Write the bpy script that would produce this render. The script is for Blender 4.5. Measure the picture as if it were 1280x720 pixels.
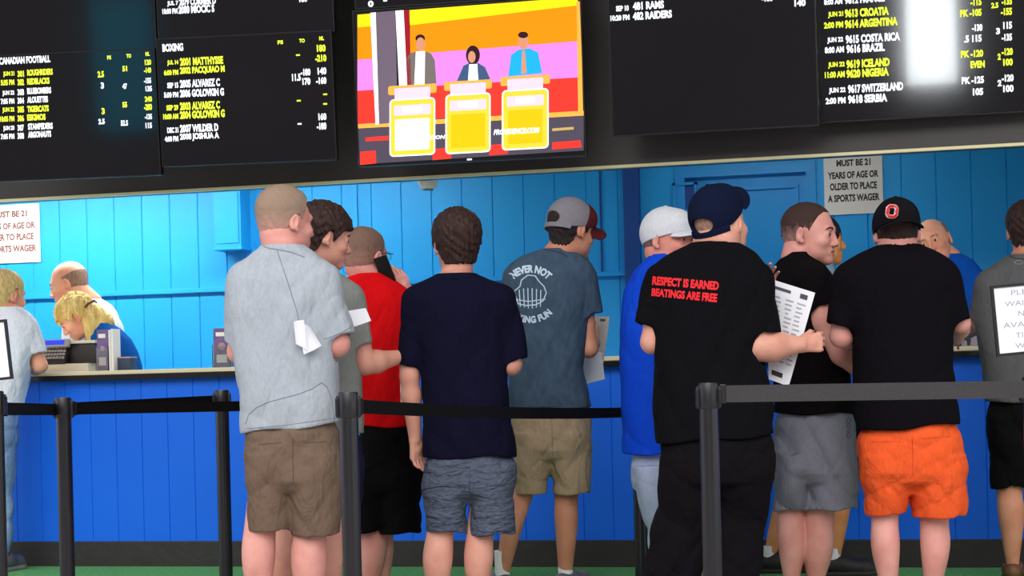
import bpy, bmesh, math, random
import numpy as np
from mathutils import Vector, Matrix

random.seed(7)
SC = bpy.context.scene
COL = SC.collection
for o in list(bpy.data.objects):
    bpy.data.objects.remove(o)

# ------------------------------------------------------------------ camera, world, lights, exposure
F = 2400.0            # focal length in pixels of a 1280 px wide frame
CX, CY = 640.0, 484.0 # straight-ahead point in the frame
H = 0.95              # camera height
PSI = math.radians(15.5)
ROLL = 0.0245
YC = 9.79             # plane of the counter front
YB = YC + 1.9         # plane of the back wall of the booth
cp, sp = math.cos(PSI), math.sin(PSI)
EX = Vector((cp, sp, 0)); EY = Vector((-sp, cp, 0))

cam_data = bpy.data.cameras.new('camera'); cam = bpy.data.objects.new('camera', cam_data); COL.objects.link(cam)
cam_data.sensor_width = 36.0; cam_data.lens = F / 1280 * 36.0
cam_data.shift_y = (CY - 360) / 1280
cam_data.clip_end = 500
cam.matrix_world = Matrix.Translation((0, 0, H)) @ Matrix.Rotation(PSI, 4, 'Z') @ Matrix.Rotation(math.pi/2, 4, 'X') @ Matrix.Rotation(-ROLL, 4, 'Z')
SC.camera = cam

SC.view_settings.view_transform = 'Standard'
SC.view_settings.look = 'None'
SC.view_settings.gamma = 1.0
SC.view_settings.use_curve_mapping = False
SC.view_settings.exposure = 0.5

w = bpy.data.worlds.new('sky'); SC.world = w; w.use_nodes = True
bg = w.node_tree.nodes['Background']
bg.inputs[0].default_value = (0.97, 0.96, 1.0, 1); bg.inputs[1].default_value = 1.05

def area_light(name, loc, size, size_y, energy, color, rot=(0, 0, 0)):
    l = bpy.data.lights.new(name, 'AREA'); l.shape = 'RECTANGLE'; l.size = size; l.size_y = size_y
    l.energy = energy; l.color = color
    o = bpy.data.objects.new(name, l); COL.objects.link(o); o.location = loc; o.rotation_euler = rot
    return o
sun = bpy.data.lights.new('sun', 'SUN'); sun.energy = 1.7; sun.angle = math.radians(55); sun.color = (1.0, 0.96, 0.92)
so = bpy.data.objects.new('sun', sun); COL.objects.link(so); so.rotation_euler = (math.radians(90 - 32), 0, math.radians(6))
LAMPS = [(-6.3, YB-0.75, 2.0, 47), (-4.4, YB-0.75, 1.2, 15), (-1.5, YB-0.9, 1.2, 6)]  # right lamp is added to brighten the age sign and wall there
for (lx, ly, ln, en) in LAMPS:
    area_light('tube_light', (lx, ly, 2.50), ln, 0.12, en, (1.0, 0.98, 0.93))

# ------------------------------------------------------------------ pixel <-> place
def ray(px, py):
    u = (px - CX) / F; v = -(py - CY) / F
    c, s = math.cos(ROLL), math.sin(ROLL)
    return u * c + v * s, -u * s + v * c
def LP(px, py, d):                       # (sideways, depth, height) seen from the camera
    X, Z = ray(px, py)
    return np.array((X * d, d, H + Z * d))
def WP(px, py, d):
    X, Z = ray(px, py)
    return EX * (X * d) + EY * d + Vector((0, 0, H + Z * d))
def dirw(px, py):
    X, Z = ray(px, py)
    return EX * X + EY + Vector((0, 0, Z))
def PW(px, py, Y):                       # on the plane y = Y
    r = dirw(px, py); t = Y / r.y
    return Vector((0, 0, H)) + r * t
def hit(px, py, o, n):
    r = dirw(px, py); c = Vector((0, 0, H))
    return c + r * ((o - c).dot(n) / r.dot(n))

# ------------------------------------------------------------------ objects
def tag(o, label=None, cat=None, group=None, kind=None):
    if label: o['label'] = label
    if cat: o['category'] = cat
    if group: o['group'] = group
    if kind: o['kind'] = kind
    return o
def empty(name, loc, rz=0.0, **k):
    o = bpy.data.objects.new(name, None); COL.objects.link(o)
    o.location = loc; o.rotation_euler = (0, 0, rz); o.empty_display_size = 0.1
    return tag(o, **k)
def link(name, me, mat=None, parent=None, smooth=False):
    o = bpy.data.objects.new(name, me); COL.objects.link(o)
    if mat: me.materials.append(mat)
    if parent: o.parent = parent
    if smooth: me.polygons.foreach_set('use_smooth', np.ones(len(me.polygons), dtype=bool))
    return o
class MB:
    """collects boxes, tubes and outlines; build() links them as one mesh"""
    def __init__(s): s.bm = bmesh.new()
    def box(s, lo, hi, bev=0.0):
        m = Matrix.Translation([(a + b) / 2 for a, b in zip(lo, hi)]) @ Matrix.Diagonal([b - a for a, b in zip(lo, hi)] + [1])
        r = bmesh.ops.create_cube(s.bm, size=1, matrix=m)
        if bev:
            es = list({e for v in r['verts'] for e in v.link_edges})
            bmesh.ops.bevel(s.bm, geom=es, offset=bev, segments=2, affect='EDGES', profile=0.7)
        return s
    def obox(s, M, sx, sy, sz, bev=0.0):
        r = bmesh.ops.create_cube(s.bm, size=1, matrix=M @ Matrix.Diagonal((sx, sy, sz, 1)))
        if bev:
            es = list({e for v in r['verts'] for e in v.link_edges})
            bmesh.ops.bevel(s.bm, geom=es, offset=bev, segments=2, affect='EDGES', profile=0.7)
        return s
    def cone(s, p0, p1, r0, r1, seg=24, caps=True):
        p0 = Vector(p0); p1 = Vector(p1); d = p1 - p0
        M = Matrix.Translation((p0 + p1) / 2) @ d.to_track_quat('Z', 'Y').to_matrix().to_4x4()
        bmesh.ops.create_cone(s.bm, cap_ends=caps, segments=seg, radius1=r0, radius2=r1, depth=d.length, matrix=M)
        return s
    def ball(s, c, r, sc=(1, 1, 1), seg=20):
        bmesh.ops.create_uvsphere(s.bm, u_segments=seg, v_segments=seg // 2, radius=r, matrix=Matrix.Translation(c) @ Matrix.Diagonal((*sc, 1)))
        return s
    def tube(s, pts, r, seg=10):
        pts = [Vector(p) for p in pts]; rings = []
        for i, p in enumerate(pts):
            t = (pts[min(i + 1, len(pts) - 1)] - pts[max(i - 1, 0)]).normalized()
            q = t.to_track_quat('Z', 'Y'); rr = r[i] if isinstance(r, (list, tuple)) else r
            rings.append([s.bm.verts.new(p + q @ Vector((math.cos(a) * rr, math.sin(a) * rr, 0))) for a in [2 * math.pi * k / seg for k in range(seg)]])
        for a, b in zip(rings, rings[1:]):
            for k in range(seg): s.bm.faces.new((a[k], a[(k + 1) % seg], b[(k + 1) % seg], b[k]))
        s.bm.faces.new(rings[0][::-1]); s.bm.faces.new(rings[-1])
        return s
    def lathe(s, c, prof, seg=32):
        rings = [[s.bm.verts.new((c[0] + r * math.cos(2 * math.pi * k / seg), c[1] + r * math.sin(2 * math.pi * k / seg), c[2] + z)) for k in range(seg)] for r, z in prof]
        for a, b in zip(rings, rings[1:]):
            for k in range(seg): s.bm.faces.new((a[k], a[(k + 1) % seg], b[(k + 1) % seg], b[k]))
        s.bm.faces.new(rings[0][::-1]); s.bm.faces.new(rings[-1])
        return s
    def prism(s, poly, z0, z1):          # outline in x,y between two z
        a = [s.bm.verts.new((x, y, z0)) for x, y in poly]; b = [s.bm.verts.new((x, y, z1)) for x, y in poly]
        s.bm.faces.new(a[::-1]); s.bm.faces.new(b)
        for k in range(len(poly)): s.bm.faces.new((a[k], a[(k + 1) % len(poly)], b[(k + 1) % len(poly)], b[k]))
        return s
    def build(s, name, mat, parent=None, smooth=False, origin=None):
        bmesh.ops.recalc_face_normals(s.bm, faces=s.bm.faces)
        me = bpy.data.meshes.new(name)
        if origin is not None: bmesh.ops.translate(s.bm, verts=s.bm.verts, vec=-Vector(origin))
        s.bm.to_mesh(me); s.bm.free()
        o = link(name, me, mat, parent, False)
        if origin is not None: o.location = origin
        if smooth:
            me.polygons.foreach_set('use_smooth', np.ones(len(me.polygons), dtype=bool))
            me.set_sharp_from_angle(angle=math.radians(38))
        return o

# ------------------------------------------------------------------ materials
def srgb(r, g, b):
    f = lambda c: (c / 255 / 12.92) if c / 255 <= 0.04045 else ((c / 255 + 0.055) / 1.055) ** 2.4
    return (f(r), f(g), f(b), 1)
MATS = {}
def mat(name, col, rough=0.6, metal=0.0, spec=0.5, noise=0.0, nscale=8.0, bump=0.0, bscale=20.0, emit=0.0, col2=None, sheen=0.0, stretch=(1, 1, 1), coat=0.0, sss=0.0, trans=0.0, detail=3.0):
    if name in MATS: return MATS[name]
    m = bpy.data.materials.new(name); m.use_nodes = True; nt = m.node_tree; N = nt.nodes; L = nt.links
    b = N['Principled BSDF']
    b.inputs['Base Color'].default_value = col; b.inputs['Roughness'].default_value = rough
    b.inputs['Metallic'].default_value = metal; b.inputs['Specular IOR Level'].default_value = spec
    b.inputs['Sheen Weight'].default_value = sheen; b.inputs['Coat Weight'].default_value = coat
    b.inputs['Transmission Weight'].default_value = trans
    if sss:
        b.inputs['Subsurface Weight'].default_value = sss; b.inputs['Subsurface Radius'].default_value = (0.012, 0.005, 0.003)
    if emit:
        b.inputs['Emission Color'].default_value = col; b.inputs['Emission Strength'].default_value = emit
    tc = N.new('ShaderNodeTexCoord'); mp = N.new('ShaderNodeMapping'); mp.inputs['Scale'].default_value = stretch
    L.new(tc.outputs['Object'], mp.inputs['Vector'])
    if noise or col2:
        n = N.new('ShaderNodeTexNoise'); n.inputs['Scale'].default_value = nscale; n.inputs['Detail'].default_value = detail
        L.new(mp.outputs[0], n.inputs['Vector'])
        r = N.new('ShaderNodeValToRGB'); r.color_ramp.elements[0].position = 0.35; r.color_ramp.elements[1].position = 0.65
        c2 = col2 or tuple(min(1, c * (1 + noise)) for c in col[:3]) + (1,)
        c1 = col if col2 else tuple(c * (1 - noise) for c in col[:3]) + (1,)
        r.color_ramp.elements[0].color = c1; r.color_ramp.elements[1].color = c2
        L.new(n.outputs['Fac'], r.inputs[0]); L.new(r.outputs[0], b.inputs['Base Color'])
        if emit: L.new(r.outputs[0], b.inputs['Emission Color'])
    if bump:
        n2 = N.new('ShaderNodeTexNoise'); n2.inputs['Scale'].default_value = bscale; n2.inputs['Detail'].default_value = 4; n2.inputs['Distortion'].default_value = 0.6
        L.new(mp.outputs[0], n2.inputs['Vector'])
        bp = N.new('ShaderNodeBump'); bp.inputs['Strength'].default_value = 1.0; bp.inputs['Distance'].default_value = bump
        L.new(n2.outputs['Fac'], bp.inputs['Height']); L.new(bp.outputs[0], b.inputs['Normal'])
    MATS[name] = m
    return m
def cloth(name, rgb, noise=0.05, bump=0.012, bscale=7.0, **k):
    c = srgb(*rgb)
    if bump >= 0.008: bump *= 3.2
    k.setdefault('rough', 0.95); k.setdefault('spec', 0.08); k.setdefault('stretch', (1, 1, 0.55))
    return mat('cloth_' + name, c, noise=noise, nscale=k.pop('nscale', 90), bump=bump, bscale=bscale, **k)
def skin(name, rgb, rgb2):
    return mat('skin_' + name, srgb(*rgb), col2=srgb(*rgb2), nscale=9, rough=0.55, spec=0.35, bump=0.0012, bscale=70, sss=0.0)
def fademat(name, top, low, z0, z1, rough=0.75):
    """clipped hair that thins out towards the nape, z0 and z1 in the person's own height"""
    m = bpy.data.materials.new(name); m.use_nodes = True; N = m.node_tree.nodes; L = m.node_tree.links; b = N['Principled BSDF']
    b.inputs['Roughness'].default_value = rough; b.inputs['Specular IOR Level'].default_value = 0.2
    tc = N.new('ShaderNodeTexCoord'); sx = N.new('ShaderNodeSeparateXYZ'); L.new(tc.outputs['Object'], sx.inputs[0])
    n = N.new('ShaderNodeTexNoise'); n.inputs['Scale'].default_value = 55; n.inputs['Detail'].default_value = 6; L.new(tc.outputs['Object'], n.inputs['Vector'])
    mr = N.new('ShaderNodeMapRange'); mr.inputs['From Min'].default_value = z0; mr.inputs['From Max'].default_value = z1; L.new(sx.outputs['Z'], mr.inputs['Value'])
    ad = N.new('ShaderNodeMath'); ad.operation = 'MULTIPLY_ADD'; L.new(n.outputs['Fac'], ad.inputs[0]); ad.inputs[1].default_value = 0.9; L.new(mr.outputs[0], ad.inputs[2])
    r = N.new('ShaderNodeValToRGB'); r.color_ramp.elements[0].position = 0.35; r.color_ramp.elements[1].position = 1.25; r.color_ramp.elements[1].position = 1.0
    r.color_ramp.elements[0].color = srgb(*low); r.color_ramp.elements[1].color = srgb(*top)
    L.new(ad.outputs[0], r.inputs[0]); L.new(r.outputs[0], b.inputs['Base Color'])
    n2 = N.new('ShaderNodeTexNoise'); n2.inputs['Scale'].default_value = 260; L.new(tc.outputs['Object'], n2.inputs['Vector'])
    bp = N.new('ShaderNodeBump'); bp.inputs['Distance'].default_value = 0.003; L.new(n2.outputs['Fac'], bp.inputs['Height']); L.new(bp.outputs[0], b.inputs['Normal'])
    return m
def hairmat(name, rgb, rgb2, **k):
    return mat('hair_' + name, srgb(*rgb), col2=srgb(*rgb2), nscale=k.pop('nscale', 110), rough=k.pop('rough', 0.65), spec=0.3, bump=k.pop('bump', 0.006), bscale=90, stretch=(1, 1, 0.25), **k)

# ------------------------------------------------------------------ implicit surfaces
def smin(a, b, k):
    if k <= 0: return np.minimum(a, b)
    h = np.maximum(k - np.abs(a - b), 0) / k
    return np.minimum(a, b) - h * h * k * 0.25
def smax(a, b, k): return -smin(-a, -b, k)
def f_cone(a, b, r0, r1):
    a = np.asarray(a, dtype=np.float32); b = np.asarray(b, dtype=np.float32); ab = b - a; L2 = float(ab @ ab) + 1e-12
    def f(P):
        t = np.clip(((P - a) @ ab) / L2, 0, 1)
        q = P - a - t[:, None] * ab
        return np.sqrt((q * q).sum(1)) - (r0 + (r1 - r0) * t)
    m = max(r0, r1)
    return f, (np.minimum(a, b) - m, np.maximum(a, b) + m)
def f_ell(c, r, R=None):
    c = np.asarray(c, dtype=np.float32); r = np.asarray(r, dtype=np.float32)
    def f(P):
        q = P - c
        if R is not None: q = q @ R
        k0 = np.sqrt(((q / r) ** 2).sum(1)); k1 = np.sqrt(((q / (r * r)) ** 2).sum(1)) + 1e-9
        return k0 * (k0 - 1) / k1
    m = float(r.max())
    return f, (c - m, c + m)
def f_loft(rows, n=2.4, grow=0.0, ztop=None, zbot=None):
    """rows: (z, cx, cy, half width, half depth) from low to high"""
    rows = sorted(rows, key=lambda r: r[0]); A = np.array(rows, dtype=np.float64)
    zs = np.linspace(A[0, 0], A[-1, 0], 160)
    # smooth interpolation
    cols = []
    for j in range(1, 5):
        y = np.interp(zs, A[:, 0], A[:, j])
        ker = np.hanning(11); ker /= ker.sum()
        yp = np.concatenate([np.full(5, y[0]), y, np.full(5, y[-1])])
        cols.append(np.convolve(yp, ker, 'valid'))
    z0 = A[0, 0] if zbot is None else zbot; z1 = A[-1, 0] if ztop is None else ztop
    def f(P):
        z = P[:, 2]
        cx, cy, a, b = [np.interp(z, zs, c) for c in cols]
        a = np.maximum(a + grow, 0.004); b = np.maximum(b + grow, 0.004)
        dx = P[:, 0] - cx; dy = P[:, 1] - cy
        r = np.sqrt(dx * dx + dy * dy) + 1e-5
        q = (np.abs(dx / a) ** n + np.abs(dy / b) ** n) ** (1 / n) + 1e-6
        d = r - r / q
        d = np.maximum(d, np.maximum(z - z1, z0 - z))
        return d.astype(np.float32)
    mx = A[:, 3].max() + grow; my = A[:, 4].max() + grow
    return f, (np.array([(A[:, 1] - A[:, 3]).min() - grow - .01, (A[:, 2] - A[:, 4]).min() - grow - .01, z0]), np.array([(A[:, 1] + A[:, 3]).max() + grow + .01, (A[:, 2] + A[:, 4]).max() + grow + .01, z1]))
def interp_mask(P, lo, hi):
    return np.all((P >= lo) & (P <= hi), axis=1)
class SDF:
    def __init__(s): s.ops = []; s.lo = np.full(3, 1e9); s.hi = np.full(3, -1e9)
    def add(s, fb, k=0.0, mode='u'):
        f, (lo, hi) = fb; m = k + 0.03
        s.ops.append((mode, k, f, lo - m, hi + m))
        if mode == 'u': s.lo = np.minimum(s.lo, lo); s.hi = np.maximum(s.hi, hi)
        return s
    def sub(s, fb, k=0.0): return s.add(fb, k, 's')
    def cut(s, f, k=0.0):               # intersect with a region everywhere
        s.ops.append(('i', k, f, None, None)); return s
    def warp(s, f):                     # add f(P) to the distance
        s.ops.append(('w', 0, f, None, None)); return s
    def __call__(s, P):
        P = np.asarray(P, dtype=np.float32)
        d = np.full(len(P), 0.5, dtype=np.float32)
        for mode, k, f, lo, hi in s.ops:
            if lo is None:
                v = f(P)
                if mode == 'i': d = smax(d, v, k)
                else: d = d + v
                continue
            m = interp_mask(P, lo, hi)
            if not m.any(): continue
            v = f(P[m])
            d[m] = smin(d[m], v, k) if mode == 'u' else smax(d[m], -v, k)
        return d
    def grid(s, res, lo=None, hi=None):
        lo = (s.lo - 3 * res if lo is None else np.maximum(s.lo - 3 * res, lo)); hi = (s.hi + 3 * res if hi is None else np.minimum(s.hi + 3 * res, hi))
        B = 4
        n = np.maximum(np.ceil((hi - lo) / (res * B)).astype(int) + 1, 2)
        ax = [lo[i] + (np.arange(n[i]) + 0.5) * res * B for i in range(3)]
        G = np.stack(np.meshgrid(*ax, indexing='ij'), -1).reshape(-1, 3).astype(np.float32)
        dc = s(G)
        act = (np.abs(dc) < res * B * 1.7).reshape(n)
        D = np.repeat(np.repeat(np.repeat(dc.reshape(n), B, 0), B, 1), B, 2).astype(np.float32)
        ai = np.argwhere(act)
        off = np.stack(np.meshgrid(*[np.arange(B)] * 3, indexing='ij'), -1).reshape(-1, 3)
        for c in range(0, len(ai), 12000):
            idx = (ai[c:c + 12000, None, :] * B + off[None]).reshape(-1, 3)
            P = (lo + (idx + 0.5) * res).astype(np.float32)
            D[idx[:, 0], idx[:, 1], idx[:, 2]] = s(P)
        return D, lo + 0.5 * res
    def mesh(s, res, lo=None, hi=None):
        D, org = s.grid(res, lo, hi)
        S = D < 0
        c = S[:-1, :-1, :-1].astype(np.int8)
        tot = np.zeros(tuple(x - 1 for x in D.shape), dtype=np.int8)
        for i in (0, 1):
            for j in (0, 1):
                for k in (0, 1):
                    tot += S[i:S.shape[0] - 1 + i, j:S.shape[1] - 1 + j, k:S.shape[2] - 1 + k]
        cells = np.argwhere((tot > 0) & (tot < 8))
        if len(cells) == 0: return np.zeros((0, 3), np.float32), np.zeros((0, 4), np.int32)
        cid = np.full(tot.shape, -1, dtype=np.int32); cid[cells[:, 0], cells[:, 1], cells[:, 2]] = np.arange(len(cells))
        acc = np.zeros((len(cells), 3), np.float32); cnt = np.zeros(len(cells), np.float32)
        cor = [(i, j, k) for i in (0, 1) for j in (0, 1) for k in (0, 1)]
        vals = {q: D[cells[:, 0] + q[0], cells[:, 1] + q[1], cells[:, 2] + q[2]] for q in cor}
        for q in cor:
            for ax in range(3):
                if q[ax] == 0:
                    q2 = list(q); q2[ax] = 1; q2 = tuple(q2)
                    a, b = vals[q], vals[q2]; m = (a < 0) != (b < 0)
                    t = np.where(m, a / np.where(m, a - b, 1), 0)
                    p = np.tile(np.array(q, np.float32), (len(cells), 1)); p[:, ax] = t
                    acc += p * m[:, None]; cnt += m
        V = cells + acc / np.maximum(cnt, 1)[:, None]
        V = (org + V * res).astype(np.float32)
        quads = []
        for ax in range(3):
            o1, o2 = [(1, 2), (2, 0), (0, 1)][ax]
            sl0 = [slice(None)] * 3; sl1 = [slice(None)] * 3
            sl0[ax] = slice(0, -1); sl1[ax] = slice(1, None)
            e = np.argwhere(S[tuple(sl0)] != S[tuple(sl1)])
            e = e[(e[:, o1] > 0) & (e[:, o2] > 0) & (e[:, o1] < D.shape[o1] - 1) & (e[:, o2] < D.shape[o2] - 1)]
            if len(e) == 0: continue
            ins = S[e[:, 0], e[:, 1], e[:, 2]]
            def g(d1, d2):
                q = e.copy(); q[:, o1] -= d1; q[:, o2] -= d2
                return cid[q[:, 0], q[:, 1], q[:, 2]]
            a, b, c_, d = g(1, 1), g(0, 1), g(0, 0), g(1, 0)
            qd = np.stack([a, b, c_, d], 1); qd[~ins] = qd[~ins][:, ::-1]
            quads.append(qd)
        Q = np.concatenate(quads); Q = Q[(Q >= 0).all(1)]
        return V, Q.astype(np.int32)
def np_mesh(name, parts):
    V = []; Q = []; o = 0
    for v, q in parts: V.append(v); Q.append(q + o); o += len(v)
    V = np.concatenate(V); Q = np.concatenate(Q)
    me = bpy.data.meshes.new(name)
    me.vertices.add(len(V)); me.vertices.foreach_set('co', V.astype(np.float32).ravel())
    me.loops.add(len(Q) * 4); me.loops.foreach_set('vertex_index', Q.ravel())
    me.polygons.add(len(Q)); me.polygons.foreach_set('loop_start', np.arange(0, len(Q) * 4, 4, dtype=np.int32))
    me.polygons.foreach_set('use_smooth', np.ones(len(Q), dtype=bool))
    me.update(calc_edges=True); me.validate()
    return me
def sdf_obj(name, sdf, res, m, parent, split=None):
    if split is None: parts = [sdf.mesh(res)]
    else:
        zc, fine = split; big = np.array([9., 9., 9.])
        parts = [sdf.mesh(res, -big, np.array([9, 9, zc + res])), sdf.mesh(fine, np.array([-9, -9, zc - res]), big)]
    return link(name, np_mesh(name, parts), m, parent)

# ------------------------------------------------------------------ lettering
_fonts = {}
def text_shape(s, bold=0.02, shear=0.0):
    key = (s, bold, shear)
    if key in _fonts: return _fonts[key]
    cu = bpy.data.curves.new('t', 'FONT'); cu.body = s; cu.offset = bold; cu.resolution_u = 3; cu.shear = shear
    ob = bpy.data.objects.new('t', cu)
    me = bpy.data.meshes.new_from_object(ob)
    V = [v.co.copy() for v in me.vertices]; Fc = [tuple(p.vertices) for p in me.polygons]
    x0 = min(v.x for v in V); x1 = max(v.x for v in V); y0 = min(v.y for v in V); y1 = max(v.y for v in V)
    V = [((v.x - x0) / max(x1 - x0, 1e-6), (v.y - y0) / max(y1 - y0, 1e-6)) for v in V]
    bpy.data.meshes.remove(me); bpy.data.objects.remove(ob); bpy.data.curves.remove(cu)
    _fonts[key] = (V, Fc)
    return V, Fc
# ------------------------------------------------------------------ the setting
X0, X1 = -9.5, 3.5
turf = mat('turf_green', srgb(112, 196, 110), col2=srgb(138, 216, 138), nscale=45, rough=0.95, spec=0.1, bump=0.02, bscale=160, detail=6)
m_wall = mat('paint_sky_blue', srgb(22, 156, 224), noise=0.03, nscale=2, rough=0.5, spec=0.4, bump=0.001, bscale=30)
m_front = mat('paint_royal_blue', srgb(0, 104, 236), noise=0.03, nscale=2, rough=0.5, spec=0.35, bump=0.001, bscale=30)
m_head = mat('header_black', srgb(70, 66, 66), noise=0.06, nscale=3, rough=0.45, spec=0.45)
m_base = mat('rubber_base', srgb(40, 36, 36), noise=0.12, nscale=14, rough=0.55, bump=0.002, bscale=30)
m_cream = mat('cream_laminate', srgb(222, 212, 176), rough=0.35)
m_trimlight = mat('pale_trim', srgb(255, 244, 190), rough=0.3)
m_black = mat('black_plastic', srgb(18, 17, 18), rough=0.35)
m_blackgloss = mat('black_edge', srgb(22, 20, 20), rough=0.25)
m_grey = mat('concrete', srgb(120, 118, 115), noise=0.1, nscale=3, rough=0.9)
m_canopy = mat('canopy_steel', srgb(150, 150, 152), noise=0.05, nscale=2, rough=0.7)
m_white = mat('white_paint', srgb(235, 235, 232), rough=0.5)
m_lampglow = mat('lamp_glow', (1, 0.98, 0.93, 1), emit=4.0)
m_doorblue = mat('paint_door_blue', srgb(12, 142, 214), noise=0.03, nscale=2, rough=0.45)
m_darkblue = mat('paint_dark_blue', srgb(4, 66, 140), noise=0.04, nscale=3, rough=0.5)

def struct(name, mb, m, **k):
    o = mb.build(name, m, **k); o['kind'] = 'structure'; return o
struct('floor', MB().box((-22, 7.9, -0.1), (16, YB + 0.1, 0)), turf)
struct('floor_concourse', MB().box((-30, -24, -0.1), (22, 7.9, -0.001)), mat('concrete_bounce', srgb(178, 172, 170), noise=0.08, nscale=2, rough=0.9))  # unseen floor, made pale to bounce neutral light onto the people
def grooved(x0, x1, y, z0, z1, th, pitch, gw, gd, first, face=-1):
    """board panel with V grooves; the grooved face looks to -y"""
    pts = [(x0, y)]; x = first
    while x < x1 - gw:
        if x > x0 + gw: pts += [(x - gw / 2, y), (x, y + gd), (x + gw / 2, y)]
        x += pitch
    pts += [(x1, y), (x1, y + th), (x0, y + th)]
    return MB().prism(pts, z0, z1)
ZC = 1.098
front = grooved(X0, X1, YC, 0.138, 1.045, 0.08, 0.158, 0.007, 0.004, X0 + 0.05)
struct('wall_counter_front', front, m_front)
struct('baseboard_counter', MB().box((X0, YC - 0.012, 0.0), (X1, YC + 0.06, 0.14), 0.004), m_base)
ct = empty('service_counter', ((X0 + X1) / 2, YC + 0.3, 0), label='long cream topped counter with a black edge above the royal blue panelling', cat='counter')
def child_of(o, par):
    o.parent = par; o.matrix_parent_inverse = Matrix.Translation(-Vector(par.location)) @ Matrix.Identity(4); return o
a = MB().box((X0 + .01, YC - 0.06, ZC - 0.022), (X1 - .01, YC + 0.45, ZC), 0.003).build('counter_top', m_cream, ct, origin=tuple(ct.location)); a.location = (0, 0, 0)
a = MB().box((X0 + .01, YC - 0.066, ZC - 0.052), (X1 - .01, YC - 0.02, ZC - 0.0215), 0.003).build('edge_band', m_blackgloss, ct, origin=tuple(ct.location)); a.location = (0, 0, 0)
a = MB().box((X0 + .01, YC + 0.1, 0.0), (X1 - .01, YC + 0.43, ZC - 0.024)).build('counter_body', m_front, ct, origin=tuple(ct.location)); a.location = (0, 0, 0)

ZH = 2.083
struct('wall_header', MB().box((X0, YC, ZH), (X1, YC + 0.14, 4.45)), m_head)
struct('trim_1', MB().box((X0, YC - 0.012, ZH - 0.006), (X1, YC + 0.02, ZH + 0.009)), m_trimlight)
# back wall of the booth
def bx(px, py=300, Y=YB): return PW(px, py, Y).x
def bz(px, py, Y=YB): return PW(px, py, Y).z
xs = bx(792)
ZT = 2.62
wl = grooved(X0, xs, YB, 0.0, ZT, 0.1, 0.203, 0.010, 0.006, X0 + 0.07)
struct('wall_back', wl, m_wall)
xd0, xd1 = bx(846), bx(1022)
zd = 2.27
struct('wall_back_right', grooved(xd1, X1, YB, 0.0, ZT, 0.1, 0.203, 0.010, 0.006, xd1 + 0.1), m_wall)
struct('wall_back_middle', MB().box((xs, YB, 0), (xd0, YB + 0.1, ZT)), m_wall)
struct('wall_back_over_door', MB().box((xd0, YB, zd), (xd1, YB + 0.1, ZT)), m_wall)
struct('trim_2', MB().box((xs - 0.05, YB - 0.05, 0), (xs + 0.05, YB + 0.0, ZT), 0.004), m_darkblue)      # corner post
struct('trim_3', MB().box((X0, YB - 0.022, 1.625), (xs - 0.05, YB, 1.655), 0.004), m_wall)               # chair rail
xv = bx(446)
struct('trim_4', MB().box((xv - 0.012, YB - 0.012, 1.655), (xv + 0.012, YB, ZT), 0.002), m_wall)
xw = bx(752)
struct('trim_5', MB().box((xw - 0.006, YB - 0.008, 1.655), (xw + 0.006, YB, ZT), 0.001), m_darkblue)
struct('ceiling', MB().box((X0, YC + 0.14, ZT), (X1, YB + 0.1, ZT + 0.08)), m_white)
struct('wall_left', MB().box((X0 - 0.1, YC, 0), (X0, YB + 0.1, ZT)), m_wall)
struct('wall_right', MB().box((X1, YC, 0), (X1 + 0.1, YB + 0.1, ZT)), m_wall)
# door
d = empty('door_1', ((xd0 + xd1) / 2, YB, 0)); d['kind'] = 'structure'
ox = (xd0 + xd1) / 2; hw = (xd1 - xd0) / 2
fr = MB()
fr.box((-hw, -0.02, 0), (-hw + 0.06, 0.1, zd)); fr.box((hw - 0.06, -0.02, 0), (hw, 0.1, zd)); fr.box((-hw + .06, -0.02, zd - 0.06), (hw - .06, 0.1, zd))
fr.build('door_frame', m_doorblue, d)
MB().box((-hw + 0.06, 0.03, 0.01), (hw - 0.06, 0.07, zd - 0.06)).build('door_panel', m_doorblue, d)
iv = MB()
xa, xb, zt = -hw + 0.10, hw - 0.11, zd - 0.13
iv.box((xa, 0.015, zt - 0.02), (xb, 0.031, zt)); iv.box((xa, 0.015, 0.3), (xa + 0.02, 0.031, zt - .02)); iv.box((xb - 0.02, 0.015, 0.3), (xb, 0.031, zt - .02))
iv.build('moulding', m_doorblue, d)
MB().ball((hw - 0.12, -0.03, 1.0), 0.03).cone((hw - 0.12, 0.03, 1.0), (hw - 0.12, -0.02, 1.0), 0.012, 0.012).build('door_handle', m_black, d)
# small louvred hatch beside the door leaf
c0 = PW(857, 247, YB)
v = empty('wall_hatch', (c0.x, YB, c0.z), label='small dark blue boxed hatch high on the back wall beside the door', cat='hatch')
fr = MB()
fr.box((-0.075, -0.03, -0.09), (-0.06, 0.0, 0.09)); fr.box((0.06, -0.03, -0.09), (0.075, 0, 0.09)); fr.box((-0.075, -0.03, 0.075), (0.075, 0, 0.09)); fr.box((-0.075, -0.03, -0.09), (0.075, 0, -0.075))
fr.build('hatch_frame', m_doorblue, v)
MB().box((-0.06, -0.008, -0.075), (0.06, -0.001, 0.075)).build('hatch_panel', m_darkblue, v)
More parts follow.
